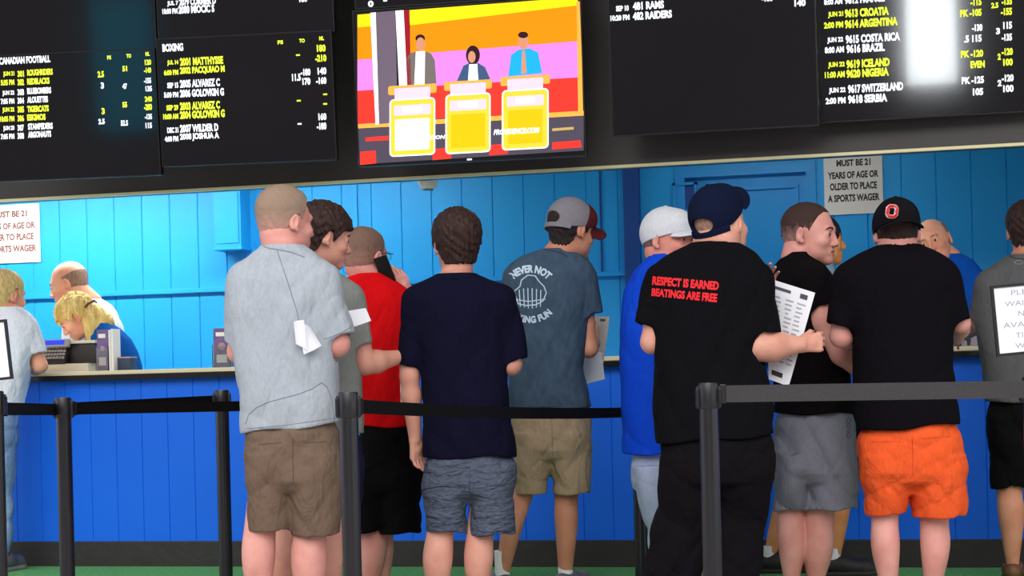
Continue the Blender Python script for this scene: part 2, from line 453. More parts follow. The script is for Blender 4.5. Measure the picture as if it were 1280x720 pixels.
# grey blue cabinet high on the back wall, above the counter on the left
pa = PW(268, 300, YB - 0.16); pb = PW(300, 244, YB - 0.16); zb = PW(285, 310, YB - 0.16).z
v = empty('wall_cabinet', ((pa.x + pb.x) / 2, YB, zb), label='sky blue box cabinet fixed high on the back wall, painted like the wall', cat='cabinet')
hw = (pb.x - pa.x) / 2
MB().box((-hw, -0.16, 0.0), (hw, -0.001, ZT - zb - 0.02), 0.004).build('cabinet_box', m_wall, v)
MB().box((-hw - 0.008, -0.168, -0.012), (hw + 0.008, -0.001, 0.002), 0.003).build('bottom_flange', m_wall, v)
MB().box((-hw + 0.015, -0.165, 0.03), (hw - 0.015, -0.16, ZT - zb - 0.05), 0.002).build('cabinet_door', m_wall, v)

# lamps
def tube_fixture(x, y, z, ln, label):
    e = empty('ceiling_light', (x, y, z), label=label, cat='ceiling light')
    MB().box((-ln / 2, -0.08, -0.03), (ln / 2, 0.08, 0.0), 0.005).build('lamp_housing', m_white, e)
    MB().tube([(-ln / 2 + .02, 0, -0.05), (ln / 2 - .02, 0, -0.05)], 0.014).build('fluorescent_tube', m_lampglow, e, smooth=True)
for (lx, ly, ln, en), txt in zip(LAMPS, ('longest tube light on the booth ceiling at the far left end', 'middle tube light on the booth ceiling over the blond clerk', 'added right hand tube light near the door, there to brighten the sign')):
    tube_fixture(lx, ly, ZT, ln, txt)
# unseen concourse canopy with beams and columns, kept short to let sky light in
struct('ceiling_canopy', MB().box((-16, 5.9, 4.5), (10, YC + 0.14, 4.6)), m_canopy)
for i, y in enumerate((6.1, 8.2)):
    struct('trim_%d' % (6 + i), MB().box((-16, y - 0.1, 4.2), (10, y + 0.1, 4.5)), m_head)
for i, (x, y) in enumerate([(-13.0, 6.1), (8.0, 6.1)]):
    c = MB().cone((x, y, 0), (x, y, 4.2), 0.16, 0.16, 28).box((x - .25, y - .25, 0), (x + .25, y + .25, .12), .01).build('column', m_grey, smooth=True, origin=(x, y, 0))
    c['kind'] = 'structure'
# ------------------------------------------------------------------ odds boards and television
m_screen = mat('screen_glass', srgb(16, 15, 18), rough=0.07, spec=1.0, coat=0.6)
m_bezel = mat('screen_bezel', srgb(14, 13, 14), rough=0.3)
m_yel = mat('text_yellow', srgb(222, 240, 50), emit=0.68)
m_wht = mat('text_white', srgb(232, 238, 246), emit=0.72)
m_row = mat('row_line', srgb(60, 60, 68), emit=0.25)
class Board:
    """flat screen whose lower corners are seen at two pixels; local x right, y up, z towards the viewer"""
    def __init__(s, name, blp, brp, topy, depth, yaw, tilt, label, cat, glass=None, group=None):
        o = WP(blp[0], blp[1], depth)
        a = math.radians(yaw); xd = Vector((math.cos(a), math.sin(a), 0))
        back = Vector((-xd.y, xd.x, 0)); t = math.radians(tilt)
        yd = (Vector((0, 0, 1)) * math.cos(t) - back * math.sin(t)).normalized(); zd = xd.cross(yd)
        s.o, s.x, s.y, s.z = o, xd, yd, zd
        s.w = s.loc(brp[0], brp[1])[0]; s.h = s.loc((blp[0] + brp[0]) / 2, topy)[1]
        s.e = empty(name, o, label=label, cat=cat, group=group)
        s.e.matrix_world = Matrix((( xd.x, yd.x, zd.x, o.x), (xd.y, yd.y, zd.y, o.y), (xd.z, yd.z, zd.z, o.z), (0, 0, 0, 1)))
        b = 0.006
        MB().box((0, 0, -0.055), (s.w, s.h, -0.0012), 0.003).build('casing', m_bezel, s.e)
        MB().box((0, 0, -0.001), (s.w, b, 0.003)).box((0, s.h - b, -0.001), (s.w, s.h, 0.003)).box((0, b, -0.001), (b, s.h - b, 0.003)).box((s.w - b, b, -0.001), (s.w, s.h - b, 0.003)).build('bezel', m_bezel, s.e)
        MB().box((b, b, -0.001), (s.w - b, s.h - b, 0.0)).build('display', glass or m_screen, s.e)
    def loc(s, px, py):
        p = hit(px, py, s.o, s.z) - s.o
        return (p.dot(s.x), p.dot(s.y))
    def text(s, t, x0, x1, yc, h, m, z=0.0006, name='text_row', bold=0.05, shear=0.0):
        V, Fc = text_shape(t, bold, shear)
        ax, ay = s.loc(x0, yc); bx_, _ = s.loc(x1, yc)
        hh = s.loc(x0, yc - h / 2)[1] - s.loc(x0, yc + h / 2)[1]
        if t == '-': hh *= 0.25
        me = bpy.data.meshes.new(name); ay -= hh / 2
        W = bx_ - ax
        me.from_pydata([(ax + x * W, ay + y * hh, z) for x, y in V], [], Fc)
        return link(name, me, m, s.e)
    def quad(s, pts, m, z, name, nx=None):
        P = [s.loc(*p) for p in pts]
        me = bpy.data.meshes.new(name); me.from_pydata([(x, y, z) for x, y in P], [], [tuple(range(len(P)))])
        if me.polygons[0].normal.z < 0: me.flip_normals()
        return link(name, me, m, s.e)
def rows(b, L):
    for t, x0, x1, yc, h, c in L: b.text(t, x0, x1, yc, h, m_yel if c == 'y' else m_wht)

DL = 10.15
bC = Board('odds_screen', (-45, 229), (201, 209.5), 65, DL, 8, 5, 'dark odds screen headed CANADIAN FOOTBALL, lower left of the board', 'screen', group=None)
bD = Board('odds_screen', (203, 209), (421, 192.5), 42.5, DL - 0.17, 8, 5, 'dark odds screen headed BOXING beside the television', 'screen')
bA = Board('odds_screen', (-45, 74), (196, 51.5), -95, DL - .03, 8, 5, 'odds screen above the CANADIAN FOOTBALL one, cut by the top edge', 'screen')
bB = Board('odds_screen', (198, 50.5), (418, 29.5), -110, DL - 0.2, 8, 5, 'odds screen above the BOXING one, with one fight listed at its foot', 'screen')
y = 'y'; o_ = 'w'
rows(bC, [('CANADIAN FOOTBALL', -1, 63, 76.5, 9, o_),
 ('JUN 21', 4, 18, 93, 7, y), ('301', 22, 30, 92.5, 8, y), ('ROUGHRIDERS', 34, 66, 91, 8, y),
 ('5:35 PM', 1, 18, 103.5, 7, y), ('302', 22, 30, 103, 8, y), ('REDBLACKS', 34, 62, 102, 8, y),
 ('JUN 22', 3, 18, 117, 7, o_), ('303', 22, 30, 115.5, 8, o_), ('BLUEBOMBERS', 34, 64, 114, 8, o_),
 ('7:05 PM', 1, 18, 127, 7, o_), ('304', 22, 30, 126, 8, o_), ('ALOUETTES', 34, 60, 125, 8, o_),
 ('JUN 22', 3, 18, 138, 7, y), ('305', 22, 30, 137, 8, y), ('TIGERCATS', 34, 61, 136.5, 8, y),
 ('10:05 PM', 0, 18, 149, 7, y), ('306', 22, 30, 148, 8, y), ('ESKIMOS', 34, 57, 147, 8, y),
 ('JUN 23', 4, 18, 161, 7, o_), ('307', 22, 30, 160, 8, o_), ('STAMPEDERS', 35, 66, 158.5, 8, o_),
 ('7:05 PM', 1, 18, 171, 7, o_), ('308', 22, 30, 170, 8, o_), ('ARGONAUTS', 35, 64, 168.5, 8, o_),
 ('PS', 134, 139, 72, 5, y), ('TO', 158, 164, 70, 5, y), ('ML', 182, 187, 67.5, 5, y),
 ('2.5', 122, 130, 93, 8, y), ('3', 126, 130, 107, 8, o_), ('3', 127, 131, 139, 8, y), ('2.5', 123, 131, 152, 7, o_),
 ('51', 153, 159, 86, 7, y), ('47', 153, 159, 108, 7, o_), ('55', 153, 159, 131, 7, y), ('52.5', 151, 160, 154, 7, o_),
 ('120', 181, 189, 78, 7, y), ('-140', 180, 189, 88, 7, y), ('-155', 180, 189, 101, 7, o_), ('135', 182, 190, 111, 7, o_),
 ('240', 181, 190, 124, 7, y), ('-280', 180, 190, 134, 8, y), ('-135', 181, 190, 146, 7, o_), ('115', 182, 190, 157, 7, o_)])
rows(bD, [('BOXING', 203, 229, 60, 10, o_),
 ('JUL 14', 209, 223, 79, 7, y), ('2001 MATTHYSSE', 225, 279, 77.5, 10, y), ('6:00 PM', 205, 223, 91, 7, y), ('2002 PACQUIAO M', 225, 281, 89, 10, y),
 ('SEP 15', 209, 223, 107, 7, o_), ('2005 ALVAREZ C', 225, 275, 105, 10, o_), ('5:00 PM', 205, 223, 119, 7, o_), ('2006 GOLOVKIN G', 225, 280, 117, 10, o_),
 ('SEP 29', 208, 223, 135, 7, y), ('2003 ALVAREZ C', 225, 275, 133, 10, y), ('10:00 AM', 204, 223, 146, 7, y), ('2004 GOLOVKIN G', 225, 281, 144, 10, y),
 ('DEC 31', 209, 223, 163, 7, o_), ('2007 WILDER D', 225, 273, 161, 10, o_), ('4:00 PM', 206, 223, 174, 7, o_), ('2008 JOSHUA A', 225, 274, 172, 10, o_),
 ('PS', 347, 354, 53, 5, y), ('TO', 374, 381, 51, 5, y), ('ML', 399, 405, 48, 5, y),
 ('180', 396, 407, 60.5, 9, y), ('-210', 394, 408, 73, 9, y), ('-', 370, 375, 69, 8, y),
 ('11.5', 365, 376, 97, 9, o_), ('-180', 376, 388, 90.5, 9, o_), ('170', 378, 388, 102, 9, o_), ('140', 397, 408, 89, 9, o_), ('-160', 395, 408, 101, 9, o_),
 ('-', 371, 376, 126, 8, y), ('-', 404, 409, 118, 8, y), ('-', 404, 409, 130, 8, y), ('-', 372, 377, 155, 8, o_),
 ('160', 398, 408, 146, 9, o_), ('-180', 396, 408, 158, 9, o_)])
rows(bB, [('JUL 7', 209, 223, 5, 7, o_), ('2079 CORMIER D', 224, 270, 3, 9, o_), ('10:00 PM', 203, 222, 14.5, 7, o_), ('2080 MIOCIC S', 223, 268, 12.5, 10, o_), ('180', 374, 384, -1, 8, o_)])

# right bank
DR = 9.55
bE = Board('odds_screen', (766, 171), (1024, 154.5), -30, DR + .1, 2.5, 5, 'dark odds screen listing RAMS and RAIDERS, right of the television', 'screen')
bF = Board('odds_screen', (1025.5, 154), (1300, 135.5), -60, DR, 2.5, 5, 'odds screen listing CROATIA to SERBIA at the right', 'screen')
rows(bE, [('SEP 10', 770, 786, 11, 7, o_), ('481 RAMS', 791, 830, 8, 10, o_), ('10:20 PM', 763, 787, 23, 7, o_), ('482 RAIDERS', 791, 840, 20.5, 10, o_), ('140', 993, 1007, 4, 9, o_), ('-180', 952, 966, -2, 9, o_)])
rows(bF, [('8:00 AM', 1030, 1053, 3, 7, o_), ('9612 FRANCE', 1056, 1106, 1, 9, o_),
 ('JUN 21', 1035, 1054, 19, 8, y), ('9613 CROATIA', 1056, 1111, 17, 11, y), ('2:00 PM', 1030, 1054, 32, 8, y), ('9614 ARGENTINA', 1056, 1122, 30.5, 11, y),
 ('JUN 22', 1034, 1054, 51, 8, o_), ('9615 COSTA RICA', 1057, 1125, 49.5, 11, o_), ('8:00 AM', 1031, 1055, 63, 8, o_), ('9616 BRAZIL', 1058, 1106, 61.5, 11, o_),
 ('JUN 22', 1035, 1056, 82, 8, y), ('9619 ICELAND', 1058, 1112, 80.5, 11, y), ('11:00 AM', 1031, 1056, 94, 8, y), ('9620 NIGERIA', 1058, 1111, 92.5, 11, y),
 ('JUN 22', 1036, 1057, 114, 8, o_), ('9617 SWITZERLAND', 1060, 1129, 111.5, 11, o_), ('2:00 PM', 1032, 1057, 126.5, 8, o_), ('9618 SERBIA', 1060, 1109, 124.5, 11, o_),
 ('-115', 1213, 1227, 3, 9, y), ('PK -105', 1200, 1227, 17, 9, y), ('-130', 1215, 1228, 35, 9, o_), ('.5 115', 1205, 1227, 49, 9, o_), ('PK -120', 1201, 1229, 68, 9, y), ('EVEN', 1213, 1231, 81, 9, y),
 ('PK -125', 1202, 1230, 101, 9, o_), ('105', 1216, 1229, 115, 9, o_), ('2.5', 1239, 1248, 7, 7, y), ('-135', 1252, 1265, 2, 9, y), ('-155', 1251, 1265, 15, 9, y),
 ('3', 1245, 1250, 39, 8, o_), ('115', 1254, 1265, 32, 9, o_), ('-135', 1252, 1265, 47, 9, o_), ('2', 1247, 1251, 71, 8, y), ('-120', 1252, 1266, 65, 9, y), ('100', 1254, 1266, 78, 9, y),
 ('2', 1247, 1252, 104, 8, o_), ('-120', 1252, 1267, 98, 9, o_), ('100', 1254, 1267, 111, 9, o_)])
# television and the screen above it
bT = Board('television', (448.5, 209), (733, 190.5), 3.5, 9.9, 4, 4, 'lit television showing a game show with three yellow podiums', 'television')
bU = Board('odds_screen', (444, 12), (727, -8), -120, 9.88, 4, 4, 'odds screen above the television, cut by the top edge', 'screen')
bU.text('0', 460, 467, 5, 8, m_wht); bU.text('-', 479, 484, 1, 8, m_wht)
E = lambda n, c, k=0.58: mat('tv_' + n, srgb(*c), emit=k, rough=0.3, spec=0.1)
tv = lambda x, y: (430 + x / 2.977, y / 2.977)
def Q(name, pts, m, z): bT.quad([tv(*p) for p in pts], m, z * 0.0004 + 0.0003, name)
ty, to, tvi, tr = E('yellow', (250, 225, 20)), E('orange', (245, 140, 10)), E('violet', (225, 130, 225)), E('red', (235, 55, 45))
tw, tg, tdr, tpod, tlav = E('white', (255, 250, 250), 0.7), E('grey', (105, 92, 108)), E('dark_red', (150, 25, 40)), E('podium', (252, 200, 60)), E('lavender', (238, 200, 245))
tfl, tbl, tsk, tsuit, thair, tamb, tshirt = E('floor', (75, 68, 82)), E('trim', (245, 170, 70)), E('skin', (205, 140, 110)), E('suit', (112, 104, 100)), E('hair', (45, 25, 30)), E('amber', (250, 185, 15)), E('blue', (30, 165, 220))
Q('picture_floor', [(52, 612), (52, 440), (892, 415), (892, 560)], tfl, 0)
Q('picture_band', [(50, 55), (104, 50), (110, 98), (50, 102)], ty, 1)
Q('picture_band', [(50, 102), (106, 97), (112, 218), (50, 222)], to, 1)
Q('picture_band', [(50, 222), (108, 218), (116, 334), (50, 338)], tvi, 1)
Q('picture_band', [(50, 338), (112, 334), (122, 455), (52, 462)], tr, 1)
Q('picture_band', [(240, 38), (870, -10), (870, 20), (246, 94)], ty, 1)
Q('picture_band', [(246, 94), (870, 20), (870, 153), (246, 202)], to, 1)
Q('picture_band', [(246, 202), (870, 153), (870, 288), (246, 325)], tvi, 1)
Q('picture_band', [(246, 325), (870, 288), (872, 415), (246, 445)], tr, 1)
Q('picture_ledge', [(52, 478), (52, 462), (892, 412), (892, 430)], tbl, 2)
Q('picture_ledge', [(865, 5), (880, 5), (890, 430), (872, 430)], tbl, 2)
Q('picture_pillar', [(98, 48), (118, 46), (131, 462), (118, 463)], tw, 3)
Q('picture_panel', [(118, 46), (192, 40), (200, 455), (130, 462)], tg, 3)
Q('picture_pillar', [(192, 40), (222, 38), (236, 330), (206, 332)], tw, 4)
Q('picture_pillar', [(222, 38), (244, 37), (250, 330), (236, 330)], tdr, 4)
for q in ([(60, 565), (118, 560), (120, 608), (60, 614)], [(80, 512), (165, 505), (165, 522), (80, 526)], [(330, 555), (400, 548), (400, 590), (330, 596)], [(540, 540), (610, 534), (610, 572), (540, 578)], [(775, 530), (880, 522), (885, 548), (775, 556)]):
    Q('picture_step', q, tr, 2)
Q('picture_ledge', [(775, 478), (855, 472), (855, 482), (775, 488)], E('olive', (190, 160, 90)), 3)
def rr(x0, y0, x1, y1, r, sl=-0.055):
    P = []
    for cx_, cy_, a0 in ((x1 - r, y0 + r, -90), (x1 - r, y1 - r, 0), (x0 + r, y1 - r, 90), (x0 + r, y0 + r, 180)):
        for k in range(5):
            a = math.radians(a0 + k * 22.5); P.append((cx_ + r * math.cos(a), cy_ + r * math.sin(a)))
    return [(x, y + sl * (x - (x0 + x1) / 2)) for x, y in P]
def ell(cx_, cy_, rx, ry, n=20): return [(cx_ + rx * math.cos(2 * math.pi * k / n), cy_ + ry * math.sin(2 * math.pi * k / n)) for k in range(n)]
# contestants on the screen
Q('picture_person', [(235, 318), (232, 220), (245, 200), (272, 190), (300, 190), (325, 200), (338, 225), (344, 310)], tsuit, 4)
Q('picture_person', [(262, 316), (268, 192), (302, 190), (300, 314)], tw, 5)
Q('picture_person', ell(285, 165, 17, 26), tsk, 6); Q('picture_person', ell(284, 143, 18, 15), thair, 5)
Q('picture_person', ell(480, 205, 26, 36), thair, 4); Q('picture_person', ell(476, 212, 14, 22), tsk, 6)
Q('picture_person', [(420, 302), (445, 245), (465, 235), (500, 235), (525, 250), (545, 296)], E('jacket', (60, 85, 120)), 4)
Q('picture_person', [(462, 300), (466, 240), (496, 238), (500, 298)], tw, 5)
Q('picture_person', [(612, 285), (622, 205), (650, 185), (690, 180), (722, 195), (738, 272)], tshirt, 4)
Q('picture_person', [(660, 275), (664, 190), (674, 188), (680, 272)], tsk, 5)
Q('picture_person', ell(668, 155, 19, 30), tsk, 6); Q('picture_person', ell(667, 130, 19, 12), thair, 7)
for (x0, yt, x1, by0, by1, scm) in ((167, 316, 343, 366, 580, tw), (375, 300, 549, 348, 570, tamb), (585, 282, 765, 332, 556, tamb)):
    c = (x0 + x1) / 2; hw_ = (x1 - x0) / 2 - 3
    Q('picture_podium', rr(x0 - 2, yt, x1 + 2, yt + 34, 8), tbl, 7)
    Q('picture_podium', rr(c - 66, yt + 10, c + 66, yt + 58, 3), tlav, 8)
    Q('picture_podium', rr(c - hw_, by0, c + hw_, by1, 16), tw, 8)
    Q('picture_podium', rr(c - hw_ + 5, by0 + 5, c + hw_ - 5, by1 - 5, 13), tpod, 9)
    Q('picture_podium', rr(c - 68, by0 + 24, c + 68, by0 + 62, 3), tlav, 10)
    Q('picture_podium', rr(c - 64, by0 + 76, c + 64, by1 - 22, 4), scm, 10)
    Q('picture_podium', rr(c - 35, by0 + 30, c + 35, by0 + 52, 2), tw, 11)
bT.text('JACKSON', 523, 557, 173.5, 6, m_wht, z=0.0060, name='caption', shear=0.2)
bT.text('PROVIDENCE.COM', 617, 675, 165.5, 7, m_wht, z=0.0060, name='caption', shear=0.3)
bT.text('-', 584, 590, 199.5, 8, m_wht, z=0.0045, name='maker_mark')

# ------------------------------------------------------------------ signs on the back wall
m_sign = mat('sign_white', srgb(222, 216, 208), rough=0.5, noise=0.02, nscale=5)
m_ink = mat('sign_ink', srgb(40, 34, 34), rough=0.6)
def wall_sign(corners, lines, label, ink=m_ink, Y=YB - 0.012):
    P = [PW(*c, Y) for c in corners]
    x0, x1 = (P[0].x + P[3].x) / 2, (P[1].x + P[2].x) / 2; z1 = (P[0].z + P[1].z) / 2; z0 = (P[2].z + P[3].z) / 2
    e = empty('age_sign', ((x0 + x1) / 2, YB - 0.004, (z0 + z1) / 2), label=label, cat='sign')
    W, Hh = (x1 - x0) / 2, (z1 - z0) / 2
    MB().box((-W, -0.006, -Hh), (W, 0, Hh), 0.002).build('sign_board', m_sign, e)
    for t, fx0, fx1, fz, fh in lines:
        V, Fc = text_shape(t, 0.045)
        me = bpy.data.meshes.new('lettering')
        me.from_pydata([(-W + 2 * W * (fx0 + (fx1 - fx0) * x), -0.0068, -Hh + 2 * Hh * (fz + fh * (y_ - 0.5))) for x, y_ in V], [], Fc)
        link('lettering', me, ink, e)
L4 = [('MUST BE 21', .22, .80, .87, .115), ('YEARS OF AGE OR', .07, .93, .665, .12), ('OLDER TO PLACE', .10, .90, .475, .125), ('A SPORTS WAGER', .06, .94, .275, .125)]
wall_sign([(1029, 196), (1102, 191), (1105, 266), (1031, 269)], L4, 'white MUST BE 21 sign right of the blue door')
wall_sign([(-26, 257), (49, 255), (50, 328), (-26, 330)], [(t, a_, b_, c_ - .03, d_ * .95) for t, a_, b_, c_, d_ in L4], 'white MUST BE 21 sign at the far left, cut by the frame', mat('sign_ink_brown', srgb(120, 70, 62), rough=0.6))

# ------------------------------------------------------------------ unseen dark wall and panels added behind the viewer for the screens to reflect
YF = -12.0
def mirror(b, px, py):
    r = dirw(px, py).normalized(); p = hit(px, py, b.o, b.z); q = r - 2 * r.dot(b.z) * b.z
    return p + q * ((YF - p.y) / q.y)
m_fac = mat('reflect_dark', srgb(92, 88, 92), rough=.8, noise=.1, nscale=.6)
g0, g1 = mirror(bF, 1132, 40), mirror(bF, 1196, 40); zt0, zt1 = mirror(bF, 1160, 106).z, mirror(bF, 1160, -30).z
ga, gb = sorted((g0.x, g1.x)); gz0, gz1 = sorted((zt0, zt1))
gz0 = max(gz0, 0.0)
fw = MB()
fw.box((-30, YF - .3, 0), (ga, YF, 6.5)).box((gb, YF - .3, 0), (22, YF, 6.5)).box((ga, YF - .3, max(gz1, gz0 + 1)), (gb, YF, 6.5))
if gz0 > .05: fw.box((ga, YF - .3, 0), (gb, YF, gz0))
struct('wall_reflected', fw, m_fac)
struct('glare_panel', MB().box((ga, YF - .25, gz0), (gb, YF - .2, max(gz1, gz0 + 1))), mat('glare_glow', (0.92, 0.97, 1.0, 1), emit=9.0))  # glowing panel added to make the white glare in the right screen
t0, t1 = mirror(bC, 120, 120), mirror(bC, 196, 120); tz0, tz1 = mirror(bC, 150, 165).z, mirror(bC, 150, 60).z

ta, tb = sorted((t0.x, t1.x)); tz0, tz1 = sorted((max(tz0, .2), max(tz1, .2)))
struct('teal_reflection_panel', MB().box((ta, YF, tz0), (tb, YF + .05, max(tz1 + .8, tz0 + 1))), mat('reflect_teal', srgb(60, 170, 200), rough=.5))  # teal panel added for the tint mirrored in the lower left screen
# ------------------------------------------------------------------ people
def head_sdf(ears=True, eyes=False, smile=False, jaw=1.0):
    s = SDF()
    s.add(f_ell((0, -.014, .034), (.077, .098, .086)))
    s.add(f_ell((0, .028, -.022), (.063, .066, .088)), .03)
    s.add(f_ell((0, .030, -.068), (.052 * jaw, .060, .044)), .03)
    s.add(f_ell((0, .078, -.096), (.022, .020, .018)), .022)
    s.add(f_cone((-.03, .083, .021), (.03, .083, .021), .011, .011), .018)
    for x in (-1, 1):
        s.sub(f_ell((x * .031, .104, .0), (.017, .018, .013)), .014)
        s.add(f_ell((x * .040, .066, -.028), (.022, .024, .020)), .02)
        s.add(f_ell((x * .013, .101, -.038), (.008, .010, .007)), .006)
    s.add(f_cone((0, .088, .012), (0, .110, -.032), .0075, .0105), .012)
    # mouth
    s.add(f_ell((0, .082, -.066), (.028, .018, .018)), .012)
    if smile:
        s.sub(f_ell((0, .104, -.066), (.020, .016, .0055)), .002)
        s.add(f_cone((-.02, .088, -.074), (.02, .088, -.074), .0055, .0055), .003)
    else:
        s.sub(f_ell((0, .106, -.065), (.022, .010, .0018)), .003)
    # nape
    s.add(f_cone((0, -.040, -.03), (0, -.030, -.085), .050, .050), .04)
    if eyes:
        for x in (-1, 1):
            s.add(f_ell((x * .031, .079, .001), (.0155, .0150, .0150)), .004)
            s.sub(f_ell((x * .031, .098, .001), (.0130, .016, .0046)), .001)
    if ears:
        for x in (-1, 1):
            R = np.array(Matrix.Rotation(x * math.radians(-22), 3, 'Z') @ Matrix.Rotation(math.radians(-10), 3, 'X'), dtype=np.float32)
            s.add(f_ell((x * .080, -.012, -.006), (.0070, .0175, .030), R), .005)
            s.sub(f_ell((x * .0885, -.008, -.002), (.0060, .011, .019), R), .003)
            s.add(f_ell((x * .080, .000, -.030), (.006, .008, .009)), .005)
    return s
_heads = {}
def get_head(**k):
    key = tuple(sorted(k.items()))
    if key not in _heads: _heads[key] = head_sdf(**k)
    return _heads[key]
HL = {  # lower edge of the hair, height against depth
 'short': ([-.13, -.05, -.028, -.016, .004, .018, .022, .040, .060, .075, .13], [-.070, -.066, -.045, .010, .034, .030, -.012, .010, .045, .070, .085]),
 'buzz': ([-.13, -.05, -.030, -.016, .004, .016, .022, .034, .050, .075, .13], [-.050, -.046, -.034, -.004, .024, .022, .004, .038, .074, .100, .112]),
 'full': ([-.13, -.05, -.028, -.016, .004, .016, .022, .040, .060, .085, .13], [-.085, -.080, -.050, -.002, .024, .020, -.020, .005, .035, .045, .055]),
}
def hair_sdf(style='short', t=.012, clump=.003, top=None, captop=False, crown=0.0):
    base = get_head(ears=False)
    s = SDF(); m = .03
    ys, zs = HL[style]
    lo = np.array([-.12, -.15, -.12], np.float32); hi = np.array([.12, .13, .17], np.float32)
    def f(P):
        g = t * (0.55 + 0.45 * np.clip((P[:, 2] + .05) / .1, 0, 1)) + crown * np.clip((P[:, 2] - .03) / .08, 0, 1)
        d = base(P) - g
        n = np.sin(P[:, 0] * 210 + 3 * np.sin(P[:, 1] * 60 + P[:, 2] * 45)) * np.sin(P[:, 1] * 130 + P[:, 2] * 90 + 2.5 * np.sin(P[:, 0] * 75)) + .6 * np.sin(P[:, 2] * 160 + P[:, 0] * 110 + 2 * np.sin(P[:, 1] * 90))
        d = d + clump * n
        jag = .003 * np.sin(P[:, 0] * 260 + P[:, 1] * 340)
        r = np.interp(P[:, 1], ys, zs).astype(np.float32) - P[:, 2] + jag
        d = smax(d, r, min(.008, t + .002))
        if captop: d = smax(d, P[:, 2] - (.012 + .25 * P[:, 1] + .11 * np.clip((-.04 - P[:, 1]) / .02, 0, 1)), .003)
        if top is not None:   # bald on top
            d = smax(d, (P[:, 2] - top) + .25 * np.maximum(P[:, 1], -.06), .006); d = smax(d, P[:, 1] - .012, .004)
        return d
    s.ops.append(('u', 0, f, lo, hi)); s.lo, s.hi = lo, hi
    return s
def _band(P):
    x, y, z = P[:, 0], P[:, 1] + .012, P[:, 2]
    r = np.sqrt((x / .0865) ** 2 + (y / .1085) ** 2); e = np.abs(r - .985) * .1 - .0028
    return np.maximum(np.maximum(e, np.abs(z - (-.012)) - .010), y + .05)
f_band = (_band, (np.array([-.09, -.125, -.025]), np.array([.09, -.05, .0])))
def cap_sdf(hole=False):
    s = SDF()
    s.add(f_ell((0, -.012, .030), (.087, .109, .104)))
    s.add(f_ell((0, .055, .060), (.062, .045, .055)), .03)
    s.cut(lambda P: (.006 + .25 * P[:, 1]) - P[:, 2], .003)
    if hole:
        s.sub(f_ell((0, -.112, .020), (.042, .045, .026)), .004); s.add(f_band, .001)
    s.add(f_ell((0, -.012, .133), (.008, .008, .005)), .003)
    return s
def brim_sdf():
    s = SDF()
    def f(P):
        x, y, z = P[:, 0], P[:, 1], P[:, 2]
        e = (np.sqrt((x / .080) ** 2 + ((y - .070) / .098) ** 2) - 1) * .078
        sh = np.abs(z - (.034 - 4.2 * x * x - .10 * (y - .08))) - .0032
        return smax(smax(e, sh, .003), .055 - y, .002)
    lo = np.array([-.09, .045, -.02]); hi = np.array([.09, .18, .06])
    s.ops.append(('u', 0, f, lo - .02, hi + .02)); s.lo, s.hi = lo, hi
    return s
def xf(sub, c, R, sc):
    lo, hi = sub.lo, sub.hi
    C = np.array([[x, y, z] for x in (lo[0], hi[0]) for y in (lo[1], hi[1]) for z in (lo[2], hi[2])]) * sc @ R.T + c
    c32 = c.astype(np.float32); R32 = R.astype(np.float32)
    return (lambda P: sub((P - c32) @ R32 / sc) * sc), (C.min(0), C.max(0))
def head_axes(yaw, pitch=0, roll=0):
    a = math.radians(yaw)
    r = Vector((math.cos(a), -math.sin(a), 0)); f = Vector((math.sin(a), math.cos(a), 0)); u = Vector((0, 0, 1))
    M = Matrix((r, f, u)).transposed()
    M = M @ Matrix.Rotation(math.radians(roll), 3, 'Y') @ Matrix.Rotation(math.radians(pitch), 3, 'X')
    return np.array(M)
def unit(v): v = np.asarray(v, float); return v / (np.linalg.norm(v) + 1e-9)
def add_hand(s, wrist, d, n, right=True, size=1.0, curl=35, spread=8, thumb=40, thumb_curl=20, fcurl=None):
    """d: towards the fingers, n: the way the palm faces; the thumb is on the side given by the hand"""
    d = unit(d); n = unit(n - np.dot(n, d) * d); side = np.cross(d, n) * (1 if right else -1)  # towards the thumb
    wrist = np.asarray(wrist, float); k = size
    offs = [.030, .010, -.010, -.029]; lens = [(.040, .024, .019), (.045, .028, .021), (.041, .026, .020), (.032, .019, .017)]; rr_ = [.0088, .0090, .0086, .0076]
    for i in range(4):
        kn = wrist + (d * (.088 - .004 * abs(i - 1)) + side * offs[i] - n * .002) * k
        s.add(f_cone(wrist + (d * .012 + side * offs[i] * .55) * k, kn, .0145 * k, .0120 * k), .012)
        p = kn; a = math.radians((fcurl[i] if fcurl else curl) * .8); fan = math.radians((1.5 - i) * spread / 1.5)
        fd = unit(d * math.cos(fan) + side * math.sin(fan))
        for j, L_ in enumerate(lens[i]):
            dr = fd * math.cos(a) + n * math.sin(a)
            q = p + dr * L_ * k
            s.add(f_cone(p, q, rr_[i] * k * (1 - .08 * j), rr_[i] * k * (.92 - .09 * j)), .003 if j else .007)
            p = q; a += math.radians((fcurl[i] if fcurl else curl) * (1.05 if j == 0 else .8))
    s.add(f_ell(wrist + (d * .05 + side * .001) * k, np.array([.034, .034, .034]) * k * .6), .012)
    tb = wrist + (d * .026 + side * .026 + n * .006) * k
    ta = math.radians(thumb)
    td = unit(d * math.cos(ta) + side * math.sin(ta) + n * .35)
    s.add(f_cone(wrist + (d * .01 + side * .012) * k, tb, .015 * k, .0155 * k), .012)
    q = tb + td * .040 * k; s.add(f_cone(tb, q, .0145 * k, .0108 * k), .010)
    td2 = unit(td * math.cos(math.radians(thumb_curl)) + (n * .7 - side * .7) * math.sin(math.radians(thumb_curl)))
    q2 = q + td2 * .032 * k; s.add(f_cone(q, q2, .0105 * k, .0088 * k), .003)
